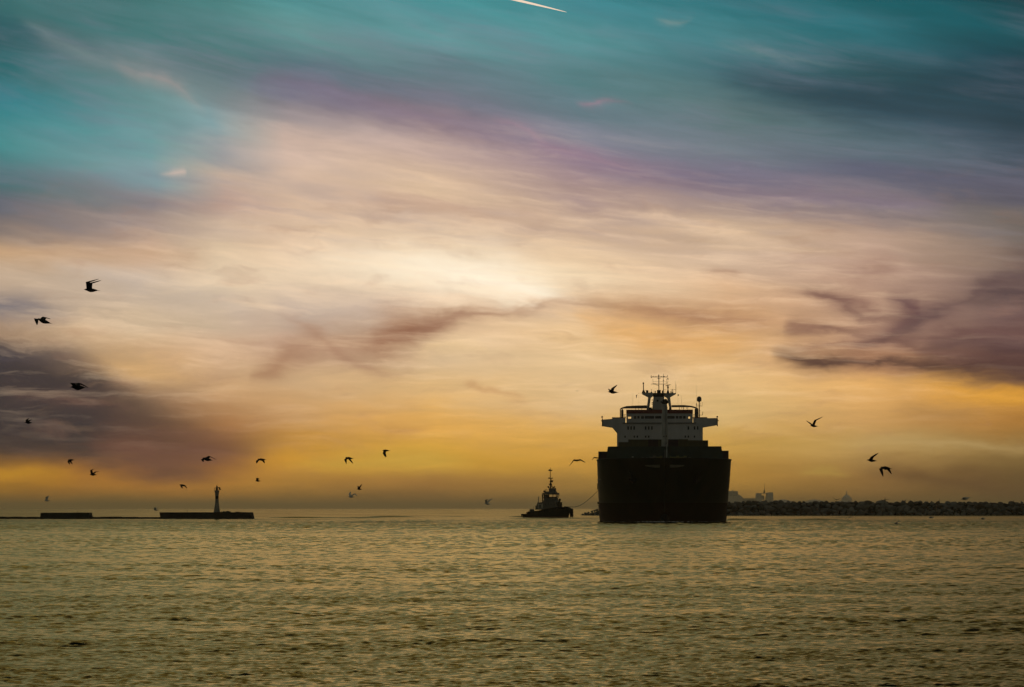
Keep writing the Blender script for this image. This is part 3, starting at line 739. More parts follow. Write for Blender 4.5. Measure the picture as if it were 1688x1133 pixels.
        mbp.build('bow_panel', 'panel', root)
    # draught marks and stem bar
    MB().path([(0, 8.5*(1-z/ZT)**1.4 - .05, z) for z in (2.4,4,6,8,10,12,13.5,14.35)], .12).build('stem_bar', 'hull', root)
    # ---- forecastle breakwater
    t = 33
    wall = MB()
    zt_, zb_ = Z(737.0, t), 13.1
    xl, xr = X(1001.9, t), X(1188.8, t)
    wall.prism([(xl - .6, zb_), (xl, zt_), (xr, zt_ + .15), (xr + .75, zb_)], t, t + .35)
    for i in range(9):
        x_ = xl + 1 + i * (xr - xl - 2) / 8
        wall.raw([(x_, t+.35, zb_), (x_, t+3, zb_), (x_, t+.35, zt_-.3), (x_+.15, t+.35, zb_), (x_+.15, t+3, zb_), (x_+.15, t+.35, zt_-.3)], [(0,1,2),(3,5,4),(0,3,4,1),(1,4,5,2),(0,2,5,3)])
    wall.build('breakwater_wall', 'green', root)
    st = MB()
    for i in range(7):
        x_ = xl + 1.5 + i * (xr - xl - 3) / 6; st.box(x_-.05, x_+.05, t-.08, t-.002, zb_, zt_-.1)
    st.box(xl+.1, xr-.1, t-.1, t-.003, zt_-.12, zt_+.12)
    st.build('wall_stiffener', 'green', root)
    MB().box(X(1043, t)-.22, X(1043, t)+.22, t-.25, t-.09, Z(753.6, t)-.1, Z(753.6, t)+.12).build('deck_light', 'offwhite', root)
    # ---- mooring gear on the forecastle
    for px, s_, mm in ((1083, .75, 'gear'), (1110, .8, 'gear'), (1123, .7, 'gear'), (1074, .5, 'steel')):
        t2 = 12; x_ = X(px, t2); mb = MB()
        mb.tube((x_-s_, t2, 14.5), (x_+s_, t2, 14.5), .5, .5, 12); mb.tube((x_-s_, t2, 14.5), (x_-s_+.12, t2, 14.5), .78, .78, 12); mb.tube((x_+s_-.12, t2, 14.5), (x_+s_, t2, 14.5), .78, .78, 12)
        mb.box(x_-s_-.2, x_+s_+.2, t2-.6, t2+.6, 13.1, 13.8); mb.box(x_+s_+.02, x_+s_+.5, t2-.4, t2+.4, 13.8, 15.2)
        mb.build('windlass', mm, root)
    for px in (1060, 1067, 1080, 1101, 1130, 1137):
        x_ = X(px, 9); MB().tube((x_, 9, 13.1), (x_, 9, 14.75), .18).tube((x_, 9, 14.7), (x_, 9, 14.85), .27).build('bollard', 'steel', root)
    # thin forward mast and its stay
    MB().tube((X(1099, 20), 20, 13.1), (X(1099.2, 20), 20, Z(731, 20)), .16, .12).build('jack_staff', 'offwhite', root)
    MB().tube((X(1096.5, 14), 14, 13.1), (X(1095.6, 14), 14, Z(741.5, 14)), .30, .10).build('ventilator', 'steel', root)
    # fore mast (wide tapered post) behind the wall
    t3 = 38; fx = X(1095.8, t3)
    fm = MB(); zt3 = Z(660.5, t3)
    fm.lathe([(.82, 13.1), (.80, 17), (.74, 22), (.60, 27), (.52, zt3)], (fx, t3, 0), 16)
    fmo = fm.build('fore_mast', 'offwhite', root, True)
    c = MB(); c.lathe([(.5, 0), (.75, .3), (.75, .5), (.5, .6)], (fx, t3, zt3 - .9), 12)
    c.ball((fx - .15, t3 - .5, zt3 - .1), .42); c.ball((fx + .42, t3 - .3, zt3 - .35), .45); c.ball((fx+.25, t3-.2, zt3+.12), .3)
    c.tube((fx - .9, t3, zt3 - .35), (fx, t3, zt3 - .3), .1); c.box(fx - 1.0, fx - .75, t3 - .1, t3 + .1, zt3 - .5, zt3 - .2)
    c.build('mast_lamp', 'dark', fmo)
    ld = MB()
    for sx in (-.16, .16): ld.tube((fx + .5 + sx, t3 - .95, 14), (fx + .3 + sx, t3 - .68, zt3 - 1.2), .035)
    for i in range(30):
        f = i / 29; ld.tube((fx + .5 - .2*f - .16, t3 - .95 + .27*f, 14 + (zt3 - 15.4)*f), (fx + .5 - .2*f + .16, t3 - .95 + .27*f, 14 + (zt3 - 15.4)*f), .025, n=4)
    ld.build('ladder', 'steel', fmo)
    for sx in (-.35, .2): MB().box(fx + sx, fx + sx + .28, t3 - .86, t3 - .7, Z(720.2, t3), Z(718.8, t3)).build('lamp_bracket', 'dark', fmo)
    MB().box(fx+.28, fx+.5, t3-.88, t3-.75, Z(732,t3), Z(730,t3)).build('lamp_bracket', 'dark', fmo)
    # ---- hatch covers
    for i in range(5):
        t4 = 44 + i * 20.5
        h_ = MB().box(-12.6, 12.6, t4, t4 + 19.2, 13.1, 14.6)
        h_.box(-12.9, 12.9, t4 - .1, t4 + 19.3, 14.601, 14.85)
        h_.build('hatch_cover', 'green', root)
    # ---- deckhouse
    T = 152; Y1_ = 166
    def Q(px, py): return (X(px, T), Z(py, T))
    house = MB(); xl, xr = X(1017.1, T), X(1158.4, T)
    house.box(xl, xr, T, Y1_, 13.1, Z(697.1, T))
    ho = house.build('deckhouse', 'white', root)
    wing = MB()
    poly = [Q(1017.11, 714), Q(1009.3, 704.8), Q(993.6, 702.3), Q(993.1, 691.8), Q(1009, 690.6), Q(1009.2, 689.6), Q(1031, 688.8), Q(1031, 697.0), Q(1017.11, 697.0)]
    wing.prism(poly, T + .3, T + 4.2); wl_ = wing.build('bridge_wing', 'white', root); wing = MB()
    poly = [Q(1158.39, 704.8), Q(1158.39, 697.0), Q(1143, 697.0), Q(1143, 688.2), Q(1165.8, 688.1), Q(1166, 689.7), Q(1182.2, 689.4), Q(1182.0, 700.8)]
    wing.prism(poly, T + .3, T + 4.2)
    wr_ = wing.build('bridge_wing', 'white', root)
    ld2 = MB().box(X(1026,T), X(1147.5,T), T - .35, T - .003, Z(697.9,T), Z(697.1,T)); ld2.build('ledge', 'dark', ho)
    for px0, px1 in ((1009, 1032), (1142, 1165.6)):
        wo_ = wl_ if px0 < 1100 else wr_
        MB().box(X(px0,T), X(px1,T), T + .25, T + 4.3, Z(689.2,T)+.02, Z(688.6,T)+.1).build('wing_cap', 'red', wo_)
    for px in (992.9, 1182.4):
        wo_ = wl_ if px < 1100 else wr_
        b_ = MB().box(X(px,T)-.13, X(px,T)+.13, T+.2, T+.6, Z(703,T), Z(690,T)); b_.tube((X(px-.3,T),T+.4,Z(690.2,T)),(X(px-.3,T),T+.4,Z(688,T)),.06); b_.ball((X(px-.3,T),T+.4,Z(687.4,T)),.25)
        b_.tube((X(px,T),T+.4,Z(693.5,T)),(X(px + (-1.6 if px<1000 else 1.6),T),T+.4,Z(693.5,T)),.06); b_.ball((X(px + (-1.6 if px<1000 else 1.6),T),T+.4,Z(693.8,T)),.14)
        b_.build('side_light', 'dark', wo_)
    def win(c0, c1, r0, r1, parent, inset=0.0, m='glass'):
        a, b = X(960 + c0/6.492, T), X(960 + c1/6.492, T); za, zb = Z(600 + r1/6.492, T), Z(600 + r0/6.492, T)
        w = MB().box(a, b, T - .03, T + .06, za, zb); o = w.build('window', m, parent)
        fr = MB(); e = .06
        fr.box(a-e, b+e, T-.05, T-.002, zb+.001, zb+e); fr.box(a-e, b+e, T-.05, T-.002, za-e, za-.001); fr.box(a-e, a-.001, T-.05, T-.002, za, zb); fr.box(b+.001, b+e, T-.05, T-.002, za, zb)
        fr.build('frame', 'steel', o) if False else None
        return o
    for c0, c1 in ((482,498),(514,530),(546,563),(670,686),(703,719),(736,752),(1125,1142),(1192,1208),(1226,1240)): win(c0, c1, 668, 705, ho)
    for c0, c1 in ((450,465),(548,565),(580,596),(670,686),(702,718),(1093,1108),(1126,1141),(1193,1207)): win(c0, c1, 768, 790, ho)
    # wheelhouse: sill wall, posts, glazed bays, open bays at each end
    wx0, wx1 = X(1032.7, T), X(1141.8, T); zs, zt = Z(690.4, T), Z(685.9, T)
    w1 = MB().box(wx0, wx1, T + .05, T + 7, Z(697.0, T), zs); w1.box(wx0, wx1, T + .05, T + 7, zt, Z(681.8, T))
    bays = [(472,488),(522,550),(578,588),(613,628),(660,668),(768,778),(845,852),(988,998),(1027,1036),(1066,1076),(1105,1133),(1157,1180)]
    for c0, c1 in bays:
        w1.box(X(960+c0/6.492,T), X(960+c1/6.492,T), T + .051, T + .5, zs, zt)
        if c0 < 530 or c0 > 1100: w1.box(X(960+c0/6.492,T), X(960+c1/6.492,T), T + 6.5, T + 6.99, zs, zt)
    who = w1.build('wheelhouse', 'white', root)
    MB().box(X(960+551/6.492,T), X(960+1104/6.492,T), T + .6, T + 6.4, zs, zt).build('interior', 'dark', who)
    for c0, c1 in ((550,578),(588,613),(628,660),(668,718),(720,768),(778,810),(812,845),(903,945),(947,988),(998,1027),(1036,1066),(1076,1105)):
        MB().box(X(960+c0/6.492,T)+.02, X(960+c1/6.492,T)-.02, T + .18, T + .26, zs+.01, zt-.01).build('window', 'glass', who)
    MB().box(wx0-.05, wx1+.05, T - .05, T + 7.1, Z(681.79, T), Z(675.5, T)).build('monkey_island', 'red', root)
    top = Z(675.5, T)
    # awning on a pipe frame over the compass deck
    for (pts, ) in (([(1024,673.5),(1028,671.2),(1034,669.0),(1050,668.2),(1066.5,667.9)],), ([(1107,667.7),(1128,667.6),(1138,668.6),(1144,669.9),(1150,672.2)],)):
        n_ = len(pts); th = [(0,.35),(0,.4),(0,.42),(0,.4)]
        up_ = [(X(a, T), Z(b, T)) for a, b in pts]; dn = [(X(a, T), Z(b + 3.2, T)) for a, b in pts]
        if pts[0][0] < 1050: dn = [(X(a, T), Z(674.2 if i == 0 else 673.0, T)) for i, (a, b) in enumerate(pts)]
        else: dn = [(X(a, T), Z(674.0 if i == n_-1 else (672.2 if i > n_-3 else 671.0), T)) for i, (a, b) in enumerate(pts)]
        awo = MB().prism(up_ + dn[::-1], T + 2.0, T + 3.2).build('awning', 'steel', root)
    fr = MB()
    for px in (1022.6, 1150.6):
        fr.path([(X(px,T),T+2.5,Z(689,T)), (X(px,T),T+2.5,Z(674,T)), (X(px + (1.5 if px<1100 else -1.5),T),T+2.5,Z(672.6,T)), (X(px + (11 if px<1100 else -11),T),T+2.5,Z(669.5,T))], .14)
    for px in (1048,1053,1058,1120,1127,1134): fr.tube((X(px,T),T+2.4,top),(X(px,T),T+2.4,Z(671,T)),.06)
    fr.build('awning_frame', 'dark', awo)
    for px0, px1, y_ in ((1023.8,1027.8,676.5),(1145.3,1149.8,674.6)):
        l_ = MB().box(X(px0,T), X(px1,T), T+1, T+3.4, Z(689,T), Z(y_,T)); l_.ball((X((px0+px1)/2,T), T+2, Z(y_,T)+.1), .3); l_.build('deck_locker', 'steel', root)
    rl = MB()
    for a, b in ((1027,1033),(1141.8,1146)):
        for y_ in (683.5, 686): rl.tube((X(a,T),T+1.5,Z(y_,T)),(X(b,T),T+1.5,Z(y_,T)),.05)
        rl.tube((X((a+b)/2,T),T+1.5,Z(688.8,T)),(X((a+b)/2,T),T+1.5,Z(683.5,T)),.05)
    for px in (1047,1053,1124,1127,1132): rl.box(X(px,T)-.12, X(px,T)+.12, T+1.4, T+1.6, Z(673.4,T), Z(672,T))
    # ---- radar mast
    # crop coordinates: zoom (1040,605) scale 11.92
    def C(cx_, cy_): return (X(1040 + cx_/11.923, T), Z(605 + cy_/11.923, T))
    rm = MB(); y0, y1 = T + 5, T + 6.2
    rm.prism([C(310,838), C(358,838), C(395,590), C(442,560), C(442,552), C(345,548), C(345,585)][::1], y0, y1)
    mast = empty('radar_mast', (0, 0, 0)); mast.parent = root
    MB().prism([C(308,838), C(360,838), C(394,592), C(440,560), C(440,500), C(395,490), C(225,500), C(217,520), C(340,585)], y0, y1).build('mast_leg', 'offwhite', mast)
    MB().prism([C(770,838), C(806,838), C(776,585), C(890,520), C(890,500), C(660,500), C(660,565), C(713,600)], y0, y1).build('mast_leg', 'offwhite', mast)
    MB().prism([C(440,500), C(660,500), C(660,578), C(440,578)], y0 - .4, y1 + .3).build('mast_platform', 'dark', mast)
    MB().prism([C(418,838), C(690,838), C(690,740), C(665,700), C(655,579), C(446,579), C(432,700)], y0 - 1.2, y1 + 2).build('mast_house', 'offwhite', mast)
    x_, z_ = C(524, 655); MB().tube((x_, y0 - 1.35, z_), (x_, y0 - 1.1, z_), .30, .30, 14).build('porthole', 'glass', mast)
    d = MB()
    for a, b, c1_, c2_ in ((360,414,788,838),(425,440,788,838),(695,722,775,838),(750,800,795,838)): p0 = C(a, c2_); p1 = C(b, c1_); d.box(p0[0], p1[0], y0-1.6, y0-1.25, p0[1], p1[1])
    for yy in (640,690,720): p = C(418, yy); d.box(p[0]-.1, p[0]+.2, y0-1, y0-.6, p[1]-.12, p[1]+.12)
    d.build('deck_gear', 'dark', mast)
    def tubeC(mb, a, b, r, n=6, r1=None): pa, pb = C(*a), C(*b); mb.tube((pa[0], y0+.3, pa[1]), (pb[0], y0+.3, pb[1]), r, r1, n)
    pm = MB(); tubeC(pm, (553,500),(550,130), .13, 8, .07); tubeC(pm, (553,440),(552,200), .11); 
    pp = C(550,160); pm.ball((pp[0], y0+.3, pp[1]), .2); pp = C(550,205); pm.ball((pp[0], y0+.3, pp[1]), .17)
    pm.build('main_pole', 'dark', mast)
    pm = MB(); tubeC(pm, (642,500),(642,120), .08, 6, .05); tubeC(pm, (642,560),(642,330), .12)
    for c_ in (250, 175, 345): pp = C(642, c_); pm.ball((pp[0], y0+.3, pp[1]), .16)
    pm.build('signal_pole', 'dark', mast)
    pm = MB(); tubeC(pm, (415,182),(725,182), .085); tubeC(pm, (398,155),(402,205), .09); tubeC(pm, (722,145),(722,182), .05); tubeC(pm, (395,162),(410,162), .08); tubeC(pm, (395,192),(415,192), .08)
    for c_ in (440, 495, 600, 665): pp = C(c_, 175); pm.ball((pp[0], y0+.3, pp[1]), .13)
    tubeC(pm, (515,205),(550,220), .05); tubeC(pm, (590,205),(552,220), .05)
    pm.build('yard', 'dark', mast)
    pm = MB(); tubeC(pm, (400,322),(740,322), .06); tubeC(pm, (435,215),(435,322), .03); tubeC(pm, (435,270),(550,270), .025); tubeC(pm, (560,275),(705,280), .025); tubeC(pm, (710,215),(710,322), .04)
    tubeC(pm, (705,240),(735,200), .06); tubeC(pm, (710,300),(738,270), .05); tubeC(pm, (735,200),(735,245), .07)
    tubeC(pm, (440,318),(500,322), .12); tubeC(pm, (500,335),(550,355), .06)
    pm.build('yard', 'dark', mast)
    pm = MB(); tubeC(pm, (250,500),(246,310), .13); pp = C(246,305); pm.ball((pp[0], y0+.3, pp[1]), .24); tubeC(pm, (222,500),(250,450), .2); tubeC(pm, (280,500),(250,450), .2); pm.build('lamp_post', 'dark', mast)
    pm = MB(); tubeC(pm, (732,500),(732,430), .42, 8, .12); tubeC(pm, (732,430),(732,350), .14); tubeC(pm, (732,370),(732,405), .24)
    tubeC(pm, (685,358),(745,343), .10); tubeC(pm, (720,345),(783,336), .09); pm.build('radar_scanner', 'dark', mast)
    pm = MB(); tubeC(pm, (888,510),(889,330), .06); tubeC(pm, (878,335),(878,270), .02); pm.build('whip_aerial', 'dark', mast)
    pm = MB()
    for a, b in (((225,445),(340,445)),((780,432),(888,432)),((650,435),(700,435))): tubeC(pm, a, b, .035)
    for c_ in (300,345,370,440,470,660,678,800,840): tubeC(pm, (c_,500),(c_,450), .03)
    pm.build('platform_rail', 'dark', mast)
    pm = MB()
    for a, b, c_, d_ in ((300,342,445,500),(470,490,455,500),(515,590,440,500),(612,640,450,500),(780,795,465,500)): p0 = C(a, d_); p1 = C(b, c_); pm.box(p0[0], p1[0], y0+.2, y0+.9, p0[1], p1[1])
    tubeC(pm, (405,500),(405,465), .3, 8, .1); pp = C(404,440); pm.ball((pp[0], y0+.3, pp[1]), .15); tubeC(pm, (817,500),(817,470), .25, 8, .08); tubeC(pm, (817,470),(817,425), .09)
    pm.build('searchlight', 'dark', mast)
    # signal flag and halyards
    hl = MB(); a, b = C(140,505), C(225,505); hl.tube((a[0], y0, a[1]), (b[0], y0, b[1]), .02, n=4)
    a, b = C(150,505), C(158,740); hl.tube((a[0], y0, a[1]), (b[0], y0, b[1]), .012, n=4)
    a, b = C(922,500), C(932,745); hl.tube((a[0], y0, a[1]), (b[0], y0, b[1]), .02, n=4); a, b = C(985,520), C(1005,745); hl.tube((a[0], y0, a[1]), (b[0], y0, b[1]), .014, n=4)
    hl.build('halyard', 'dark', mast)
    f_ = MB(); P_ = [C(130,528), C(122,545), C(118,570), C(112,602), C(104,600), C(107,570), C(100,560), C(100,545), C(116,535)]
    f_.prism(P_, y0, y0 + .04); f_.build('signal_flag', 'flag', mast)
    f_ = MB().ball((C(935,542)[0], y0, C(935,542)[1]), .17, 8, 1.4); f_.build('signal_shape', 'flag', mast)
    # satellite dome
    dm = empty('satellite_mast', (0, 0, 0)); dm.parent = root
    pm = MB(); tubeC(pm, (1350,985),(1350,680), .17, 8, .13); tubeC(pm, (1295,757),(1412,757), .05); tubeC(pm, (1300,735),(1360,735), .03); tubeC(pm, (1410,680),(1410,757), .03); tubeC(pm, (1375,690),(1375,757), .02)
    tubeC(pm, (1350,855),(1375,850), .06); tubeC(pm, (1355,938),(1412,935), .06); tubeC(pm, (1412,938),(1422,870), .07); pm.build('pole', 'dark', dm)
    x_, z_ = C(1348, 665); pm = MB().lathe([(.10,-.35),(.35,0),(.58,.0),(.66,.25),(.66,.75),(.58,1.05),(.38,1.3),(.12,1.4)], (x_, y0+.3, z_), 18); pm.build('dome', 'steel', dm, True)
    pm = MB(); tubeC(pm, (1292,985),(1292,700), .06); tubeC(pm, (1292,700),(1292,345), .018); tubeC(pm, (1288,750),(1300,715), .07); pm.build('whip_aerial', 'dark', dm)
    for cx_, a, b in ((38,745,500),(24,745,590),(1208,745,705),(1003,745,560)):
        pm = MB(); tubeC(pm, (cx_, a+20), (cx_, b), .016, 4); pm.build('whip_aerial', 'dark', root)
    rl.build('deck_railing', 'dark', root)
    # ladder / fender on the port quarter
    fd = MB(); x_ = X(986.6, 45); 
    fd.box(x_-.25, x_+.3, 45, 46, Z(831.5,45), Z(827.5,45)); fd.tube((x_-.1, 45.4, Z(833,45)), (x_+.2, 45.4, Z(836,45)), .1); fd.build('fender', 'rubber', root)
    MB().box(X(985.2,40)-.1, X(985.2,40)+.5, 40, 41, Z(807,40), Z(797,40)).build('gangway', 'dark', root)
    # funnel aft of the bridge
    MB().prism([(-2.6,13.1),(2.6,13.1),(2.2,31.5),(-2.2,31.5)], 168, 176).build('funnel', 'green', root)
    # ---- containers: each a thing resting on the ship
    Mw = root.matrix_basis
    meshes = {}
    def cont_mesh(key):
        mb = MB(); L_, W_, H_ = 12.19, 2.4, 2.58
        # corrugated end and sides
        mb.box(-W_/2+.04, W_/2-.04, .04, L_-.04, .04, H_-.04)
        n_ = 12
        for i in range(n_):
            x_ = -W_/2 + .14 + i * (W_-.28) / n_; mb.box(x_, x_ + (W_-.28)/n_*.5, 0.012, .05, .12, H_-.12)
        for i in range(40):
            y_ = .2 + i * (L_-.4) / 40; mb.box(-W_/2+.01, -W_/2+.05, y_, y_+.15, .12, H_-.12); mb.box(W_/2-.05, W_/2-.01, y_, y_+.15, .12, H_-.12)
        for sx in (-1, 1):
            for y_ in (0, L_-.14): mb.box(min(sx*(W_/2-.13), sx*W_/2), max(sx*(W_/2-.13), sx*W_/2), y_, y_+.14, 0, H_)
        for z_ in (0, H_-.12): mb.box(-W_/2+.131, W_/2-.131, 0, .12, z_, z_+.12); mb.box(-W_/2+.131, W_/2-.131, L_-.12, L_, z_, z_+.12)
        o = mb.build('shipping_container', key); me = o.data; bpy.data.objects.remove(o); return me
    for key in ('olive', 'purple', 'green'): meshes[key] = cont_mesh(key)
    def cont(px, t_, ztop, key, label, xloc=None, first=False):
        o = bpy.data.objects.new('shipping_container', meshes[key]); COL.objects.link(o)
        x_ = xloc if xloc is not None else X(px, t_)
        rot = Matrix.Rotation(rz, 4, 'Z'); p = rot @ Vector((x_, t_, ztop - 2.58)) + root.location
        o.location = p; o.rotation_euler = (0, 0, rz)
        tag(o, label, 'container', 'containers stacked on the ship deck')
    t5 = 46
    s16 = 2.44
    xleft = X(1019.3, t5)
    keys = ['olive','olive','olive','purple','olive','purple','olive','olive','olive']
    names = ['leftmost olive container, lower than its neighbours, left of the foremast', 'olive container second from the left, at the step up in the row',
             'olive container just left of the dark maroon one', 'dark maroon container left of the foremast', 'olive container mostly hidden behind the pale foremast',
             'dark maroon container directly right of the foremast', 'olive container right of the maroon one beside the foremast', 'olive container second from the right end of the row', 'rightmost olive container on the stacked row']
    tops = [Z(729, t5), Z(724.6, t5), Z(724.7, t5), Z(724.5, t5), Z(724.6, t5), Z(724.5, t5), Z(724.4, t5), Z(726, t5), Z(726.1, t5)]
    lower = [tp - 2.60 for tp in tops]
    wtot = X(1167.2, t5) - xleft; pitch = wtot / 9
    for i in range(9):
        xc = xleft + pitch * (i + .5)
        cont(0, t5, tops[i], keys[i], names[i], xloc=xc)
        # packing tier beneath: hatch pontoon pedestal up to this stack
        h_ = MB().box(xc - 1.2, xc + 1.2, t5, t5 + 12.1, 14.852, tops[i] - 2.585); h_.build('cargo_pedestal', 'dark', root)
    for px, nm, zt_ in ((994.6, 'dark maroon container at the far left edge of the ship deck', Z(744.3, 40)), (1192.6, 'dark maroon container at the far right edge of the ship deck', Z(743.2, 40))):
        cont(px, 40.5, zt_, 'purple', nm)
        MB().box(X(px,40.5)-1.1, X(px,40.5)+1.1, 40.5, 52.5, 13.1, zt_-2.585).build('cargo_pedestal', 'dark', root)
    return root, rz, X, Z
root, RZ, SX, SZ = ship()

# ------------------------------------------------------------------ tug
def tug():
    Dt = 985.0; s = Dt / F; yaw = R(-22); cs_ = math.cos(yaw)
    x0 = 903.0
    r = empty('tugboat', ((x0 - CX) * s, Dt, 0), yaw)
    tag(r, 'small dark tugboat with tall mast and cream house beside the big ship', 'tugboat')
    def X(c): return (840 + c / 10.3 - x0) * s / cs_
    def Z(c): return EYE + (HY - (760 + c / 10.3)) * s
    Z0 = Z(958)
    dz = -Z(962)   # shift down so the waterline meets z=0
    Zc = lambda c: Z(c) * 1.0 + dz * max(0, min(1, (c - 600) / 360))
    Bm = 3.0
    xs_, xb = X(262), X(1035)
    def half(u):   # u 0 stern .. 1 bow
        return Bm * (0.80 + .2 * min(1, u * 4)) * (1 if u < .62 else math.sqrt(max(0.0, 1 - ((u - .62) / .38) ** 2.2)))
    def sheer(u):
        pts = [(0,905),(.10,903),(.14,862),(.30,850),(.40,838),(.5,815),(.68,795),(.85,778),(.95,795),(1,812)]
        for (a,ya),(b,yb) in zip(pts, pts[1:]):
            if a <= u <= b: return Zc(ya + (yb-ya)*(u-a)/(b-a))
        return Zc(812)
    us = [0,.05,.10,.14,.2,.3,.4,.5,.6,.7,.78,.85,.9,.94,.97,.99,1.0]
    for nm, m, lo, hi in (('hull','tughull',.12,1),('boot_top','tugred',0,.12)):
        mb = MB()
        for sd_ in (-1, 1):
            vs = []
            K = 6
            for u in us:
                x_ = xs_ + (xb - xs_) * u; h_ = sheer(u)
                for j in range(K):
                    f = j / (K-1)
                    z = (-.6 + .95 * f) if nm == 'boot_top' else .35 + (h_ - .35) * f
                    ff = (z + .6) / (h_ + .6)
                    w = half(u) * (.80 + .20 * ff); xx = x_ - (1 - ff) * 1.1 * max(0, (u - .8) / .2)
                    vs.append((xx, sd_ * w, z))
            fs = [(i*K+j, (i+1)*K+j, (i+1)*K+j+1, i*K+j+1) for i in range(len(us)-1) for j in range(K-1)]
            mb.raw(vs, fs)
            if nm == 'hull' and sd_ == 1: pass
        if nm == 'hull':
            K = 6
        tr = []
        z0_, z1_ = (-.6, .35) if nm == 'boot_top' else (.35, sheer(0))
        w0, w1 = half(0)*.8, half(0)
        mb.raw([(xs_, -w0, z0_), (xs_, w0, z0_), (xs_, w1, z1_), (xs_, -w1, z1_)], [(0,1,2,3)])
        mb.build(nm, m, r, True)
    dk = MB(); pts = [(xs_ + (xb-xs_)*u, half(u)*.96, min(sheer(u)-.25, sheer(u)-.3)) for u in us]
    vs = [(x, -w, z) for x, w, z in pts] + [(x, w, z) for x, w, z in pts]; n = len(pts)
    dk.raw(vs, [(i, i+1, n+i+1, n+i) for i in range(n-1)]); dk.build('deck', 'tuggrey', r)
    # bow fender and tyre fenders
    bf = MB()
    pts = [(xs_+(xb-xs_)*u + .18*(u>.9), sd_*half(u)*1.02, sheer(u)-.35) for sd_ in (-1,) for u in us[9:]] + [(xs_+(xb-xs_)*u, half(u)*1.02, sheer(u)-.35) for u in reversed(us[9:])]
    bf.path(pts, .38, 8); bf.build('bow_fender', 'rubber', r, True)
    v = MB(); v.tube((X(1045), -1.0, Zc(812)), (X(1052), -1.0, Zc(955)), .32, .26); v.tube((X(1045), 1.0, Zc(812)), (X(1052), 1.0, Zc(955)), .32, .26); v.tube((X(1050), 0, Zc(812)), (X(1057), 0, Zc(950)), .32, .26); v.build('bow_fender', 'rubber', r)
    for i, u in enumerate((.2,.33,.46,.6,.72,.82)):
        x_ = xs_+(xb-xs_)*u; tr = MB(); 
        tr.path([(x_ + .32*math.cos(a*math.pi/6), -half(u)-.12, sheer(u)-.75 + .32*math.sin(a*math.pi/6)) for a in range(13)], .12, 6); tr.build('tyre_fender', 'rubber', r)
    sf = MB(); sf.tube((X(250), -2.3, Zc(915)), (X(250), 2.3, Zc(915)), .30); sf.tube((X(246), -2.2, Zc(915)), (X(246), -2.2, Zc(948)), .22); sf.tube((X(290), -2.4, Zc(910)), (X(290), -2.4, Zc(948)), .25); sf.build('stern_fender', 'rubber', r)
    # aft deck gear
    g_ = MB().box(X(300), X(345), -.8, .2, Zc(905), Zc(868)); g_.tube((X(322), -.3, Zc(868)), (X(330), -.3, Zc(850)), .12); g_.ball((X(305),-.3,Zc(878)), .22); g_.build('deck_crate', 'orange', r)
    w_ = MB().tube((X(380), -1.2, Zc(842)), (X(380), 1.2, Zc(842)), .5); w_.box(X(358), X(402), -1.3, 1.3, Zc(880), Zc(862)); w_.build('towing_winch', 'tuggrey', r)
    # main house
    hs = MB(); hs.prism([(X(500),Zc(830)),(X(500),Zc(735)),(X(520),Zc(712)),(X(600),Zc(700)),(X(610),Zc(672)),(X(800),Zc(672)),(X(820),Zc(690)),(X(835),Zc(800)),(X(835),Zc(830))], -1.9, 1.9)
    ho = hs.build('deckhouse', 'tuggrey', r)
    MB().box(X(515), X(600), -1.95, -1.902, Zc(812), Zc(725)).build('house_side', 'tugcream', ho)
    MB().box(X(540), X(566), -2.0, -1.951, Zc(800), Zc(748)).build('door', 'tuggrey', ho)
    MB().box(X(524), X(602), -1.4, 1.4, Zc(738), Zc(712)+.02).build('life_raft', 'orange', r)
    for c in (640, 690, 740, 790):
        MB().tube((X(c), -1.99, Zc(735)), (X(c), -1.88, Zc(735)), .16, .16, 12).build('porthole', 'glass', ho)
    st = MB(); st.tube((X(465), -1.5, Zc(830)), (X(510), -1.5, Zc(700)), .12); st.tube((X(465), 1.5, Zc(830)), (X(510), 1.5, Zc(700)), .12); st.box(X(468), X(500), -1.6, 1.6, Zc(830), Zc(760)); st.tube((X(440), -1.5, Zc(835)), (X(440), -1.5, Zc(780)), .06); st.build('aft_stair', 'tuggrey', r)
    # funnels
    MB().tube((X(514), -1.2, Zc(735)), (X(513), -1.2, Zc(608)), .16, .15, 10).build('exhaust_pipe', 'tugcream', r)
    MB().tube((X(545), 1.0, Zc(735)), (X(542), 1.0, Zc(566)), .22, .20, 10).tube((X(542), 1.0, Zc(600)), (X(542), 1.0, Zc(566)), .24, .24, 10).build('exhaust_pipe', 'dark', r)
    # wheelhouse: flared octagon
    def ring(c0, c1, cz, w):
        a, b = X(c0), X(c1); q = (b - a) * .22
        z = Zc(cz); return [(a, -w*.55, z), (a+q, -w, z), (b-q, -w, z), (b, -w*.55, z), (b, w*.55, z), (b-q, w, z), (a+q, w, z), (a, w*.55, z)]
    MB().loft([ring(595,805,672,1.35), ring(590,812,628,1.45)]).build('wheelhouse', 'tuggrey', r)
    wl = MB().loft([ring(574,826,572,1.75), ring(572,828,548,1.8), ring(590,812,542,1.65)]); wro = wl.build('wheelhouse_roof', 'tuggrey', r)
    # posts and glass between
    lo, hi = ring(590,812,628,1.45), ring(576,824,572,1.72)
    po = MB()
    for a, b in zip(lo, hi): po.tube(a, b, .09)
    for i in range(8):
        a0, a1, b0, b1 = lo[i], lo[(i+1)%8], hi[i], hi[(i+1)%8]
        for f in (.5,): po.tube(tuple(a0[k]*(1-f)+a1[k]*f for k in range(3)), tuple(b0[k]*(1-f)+b1[k]*f for k in range(3)), .06)
    po.build('window_post', 'tuggrey', wro)
    MB().box(X(600), X(655), -1.1, 1.1, Zc(628), Zc(575)).build('control_cabinet', 'dark', wro)
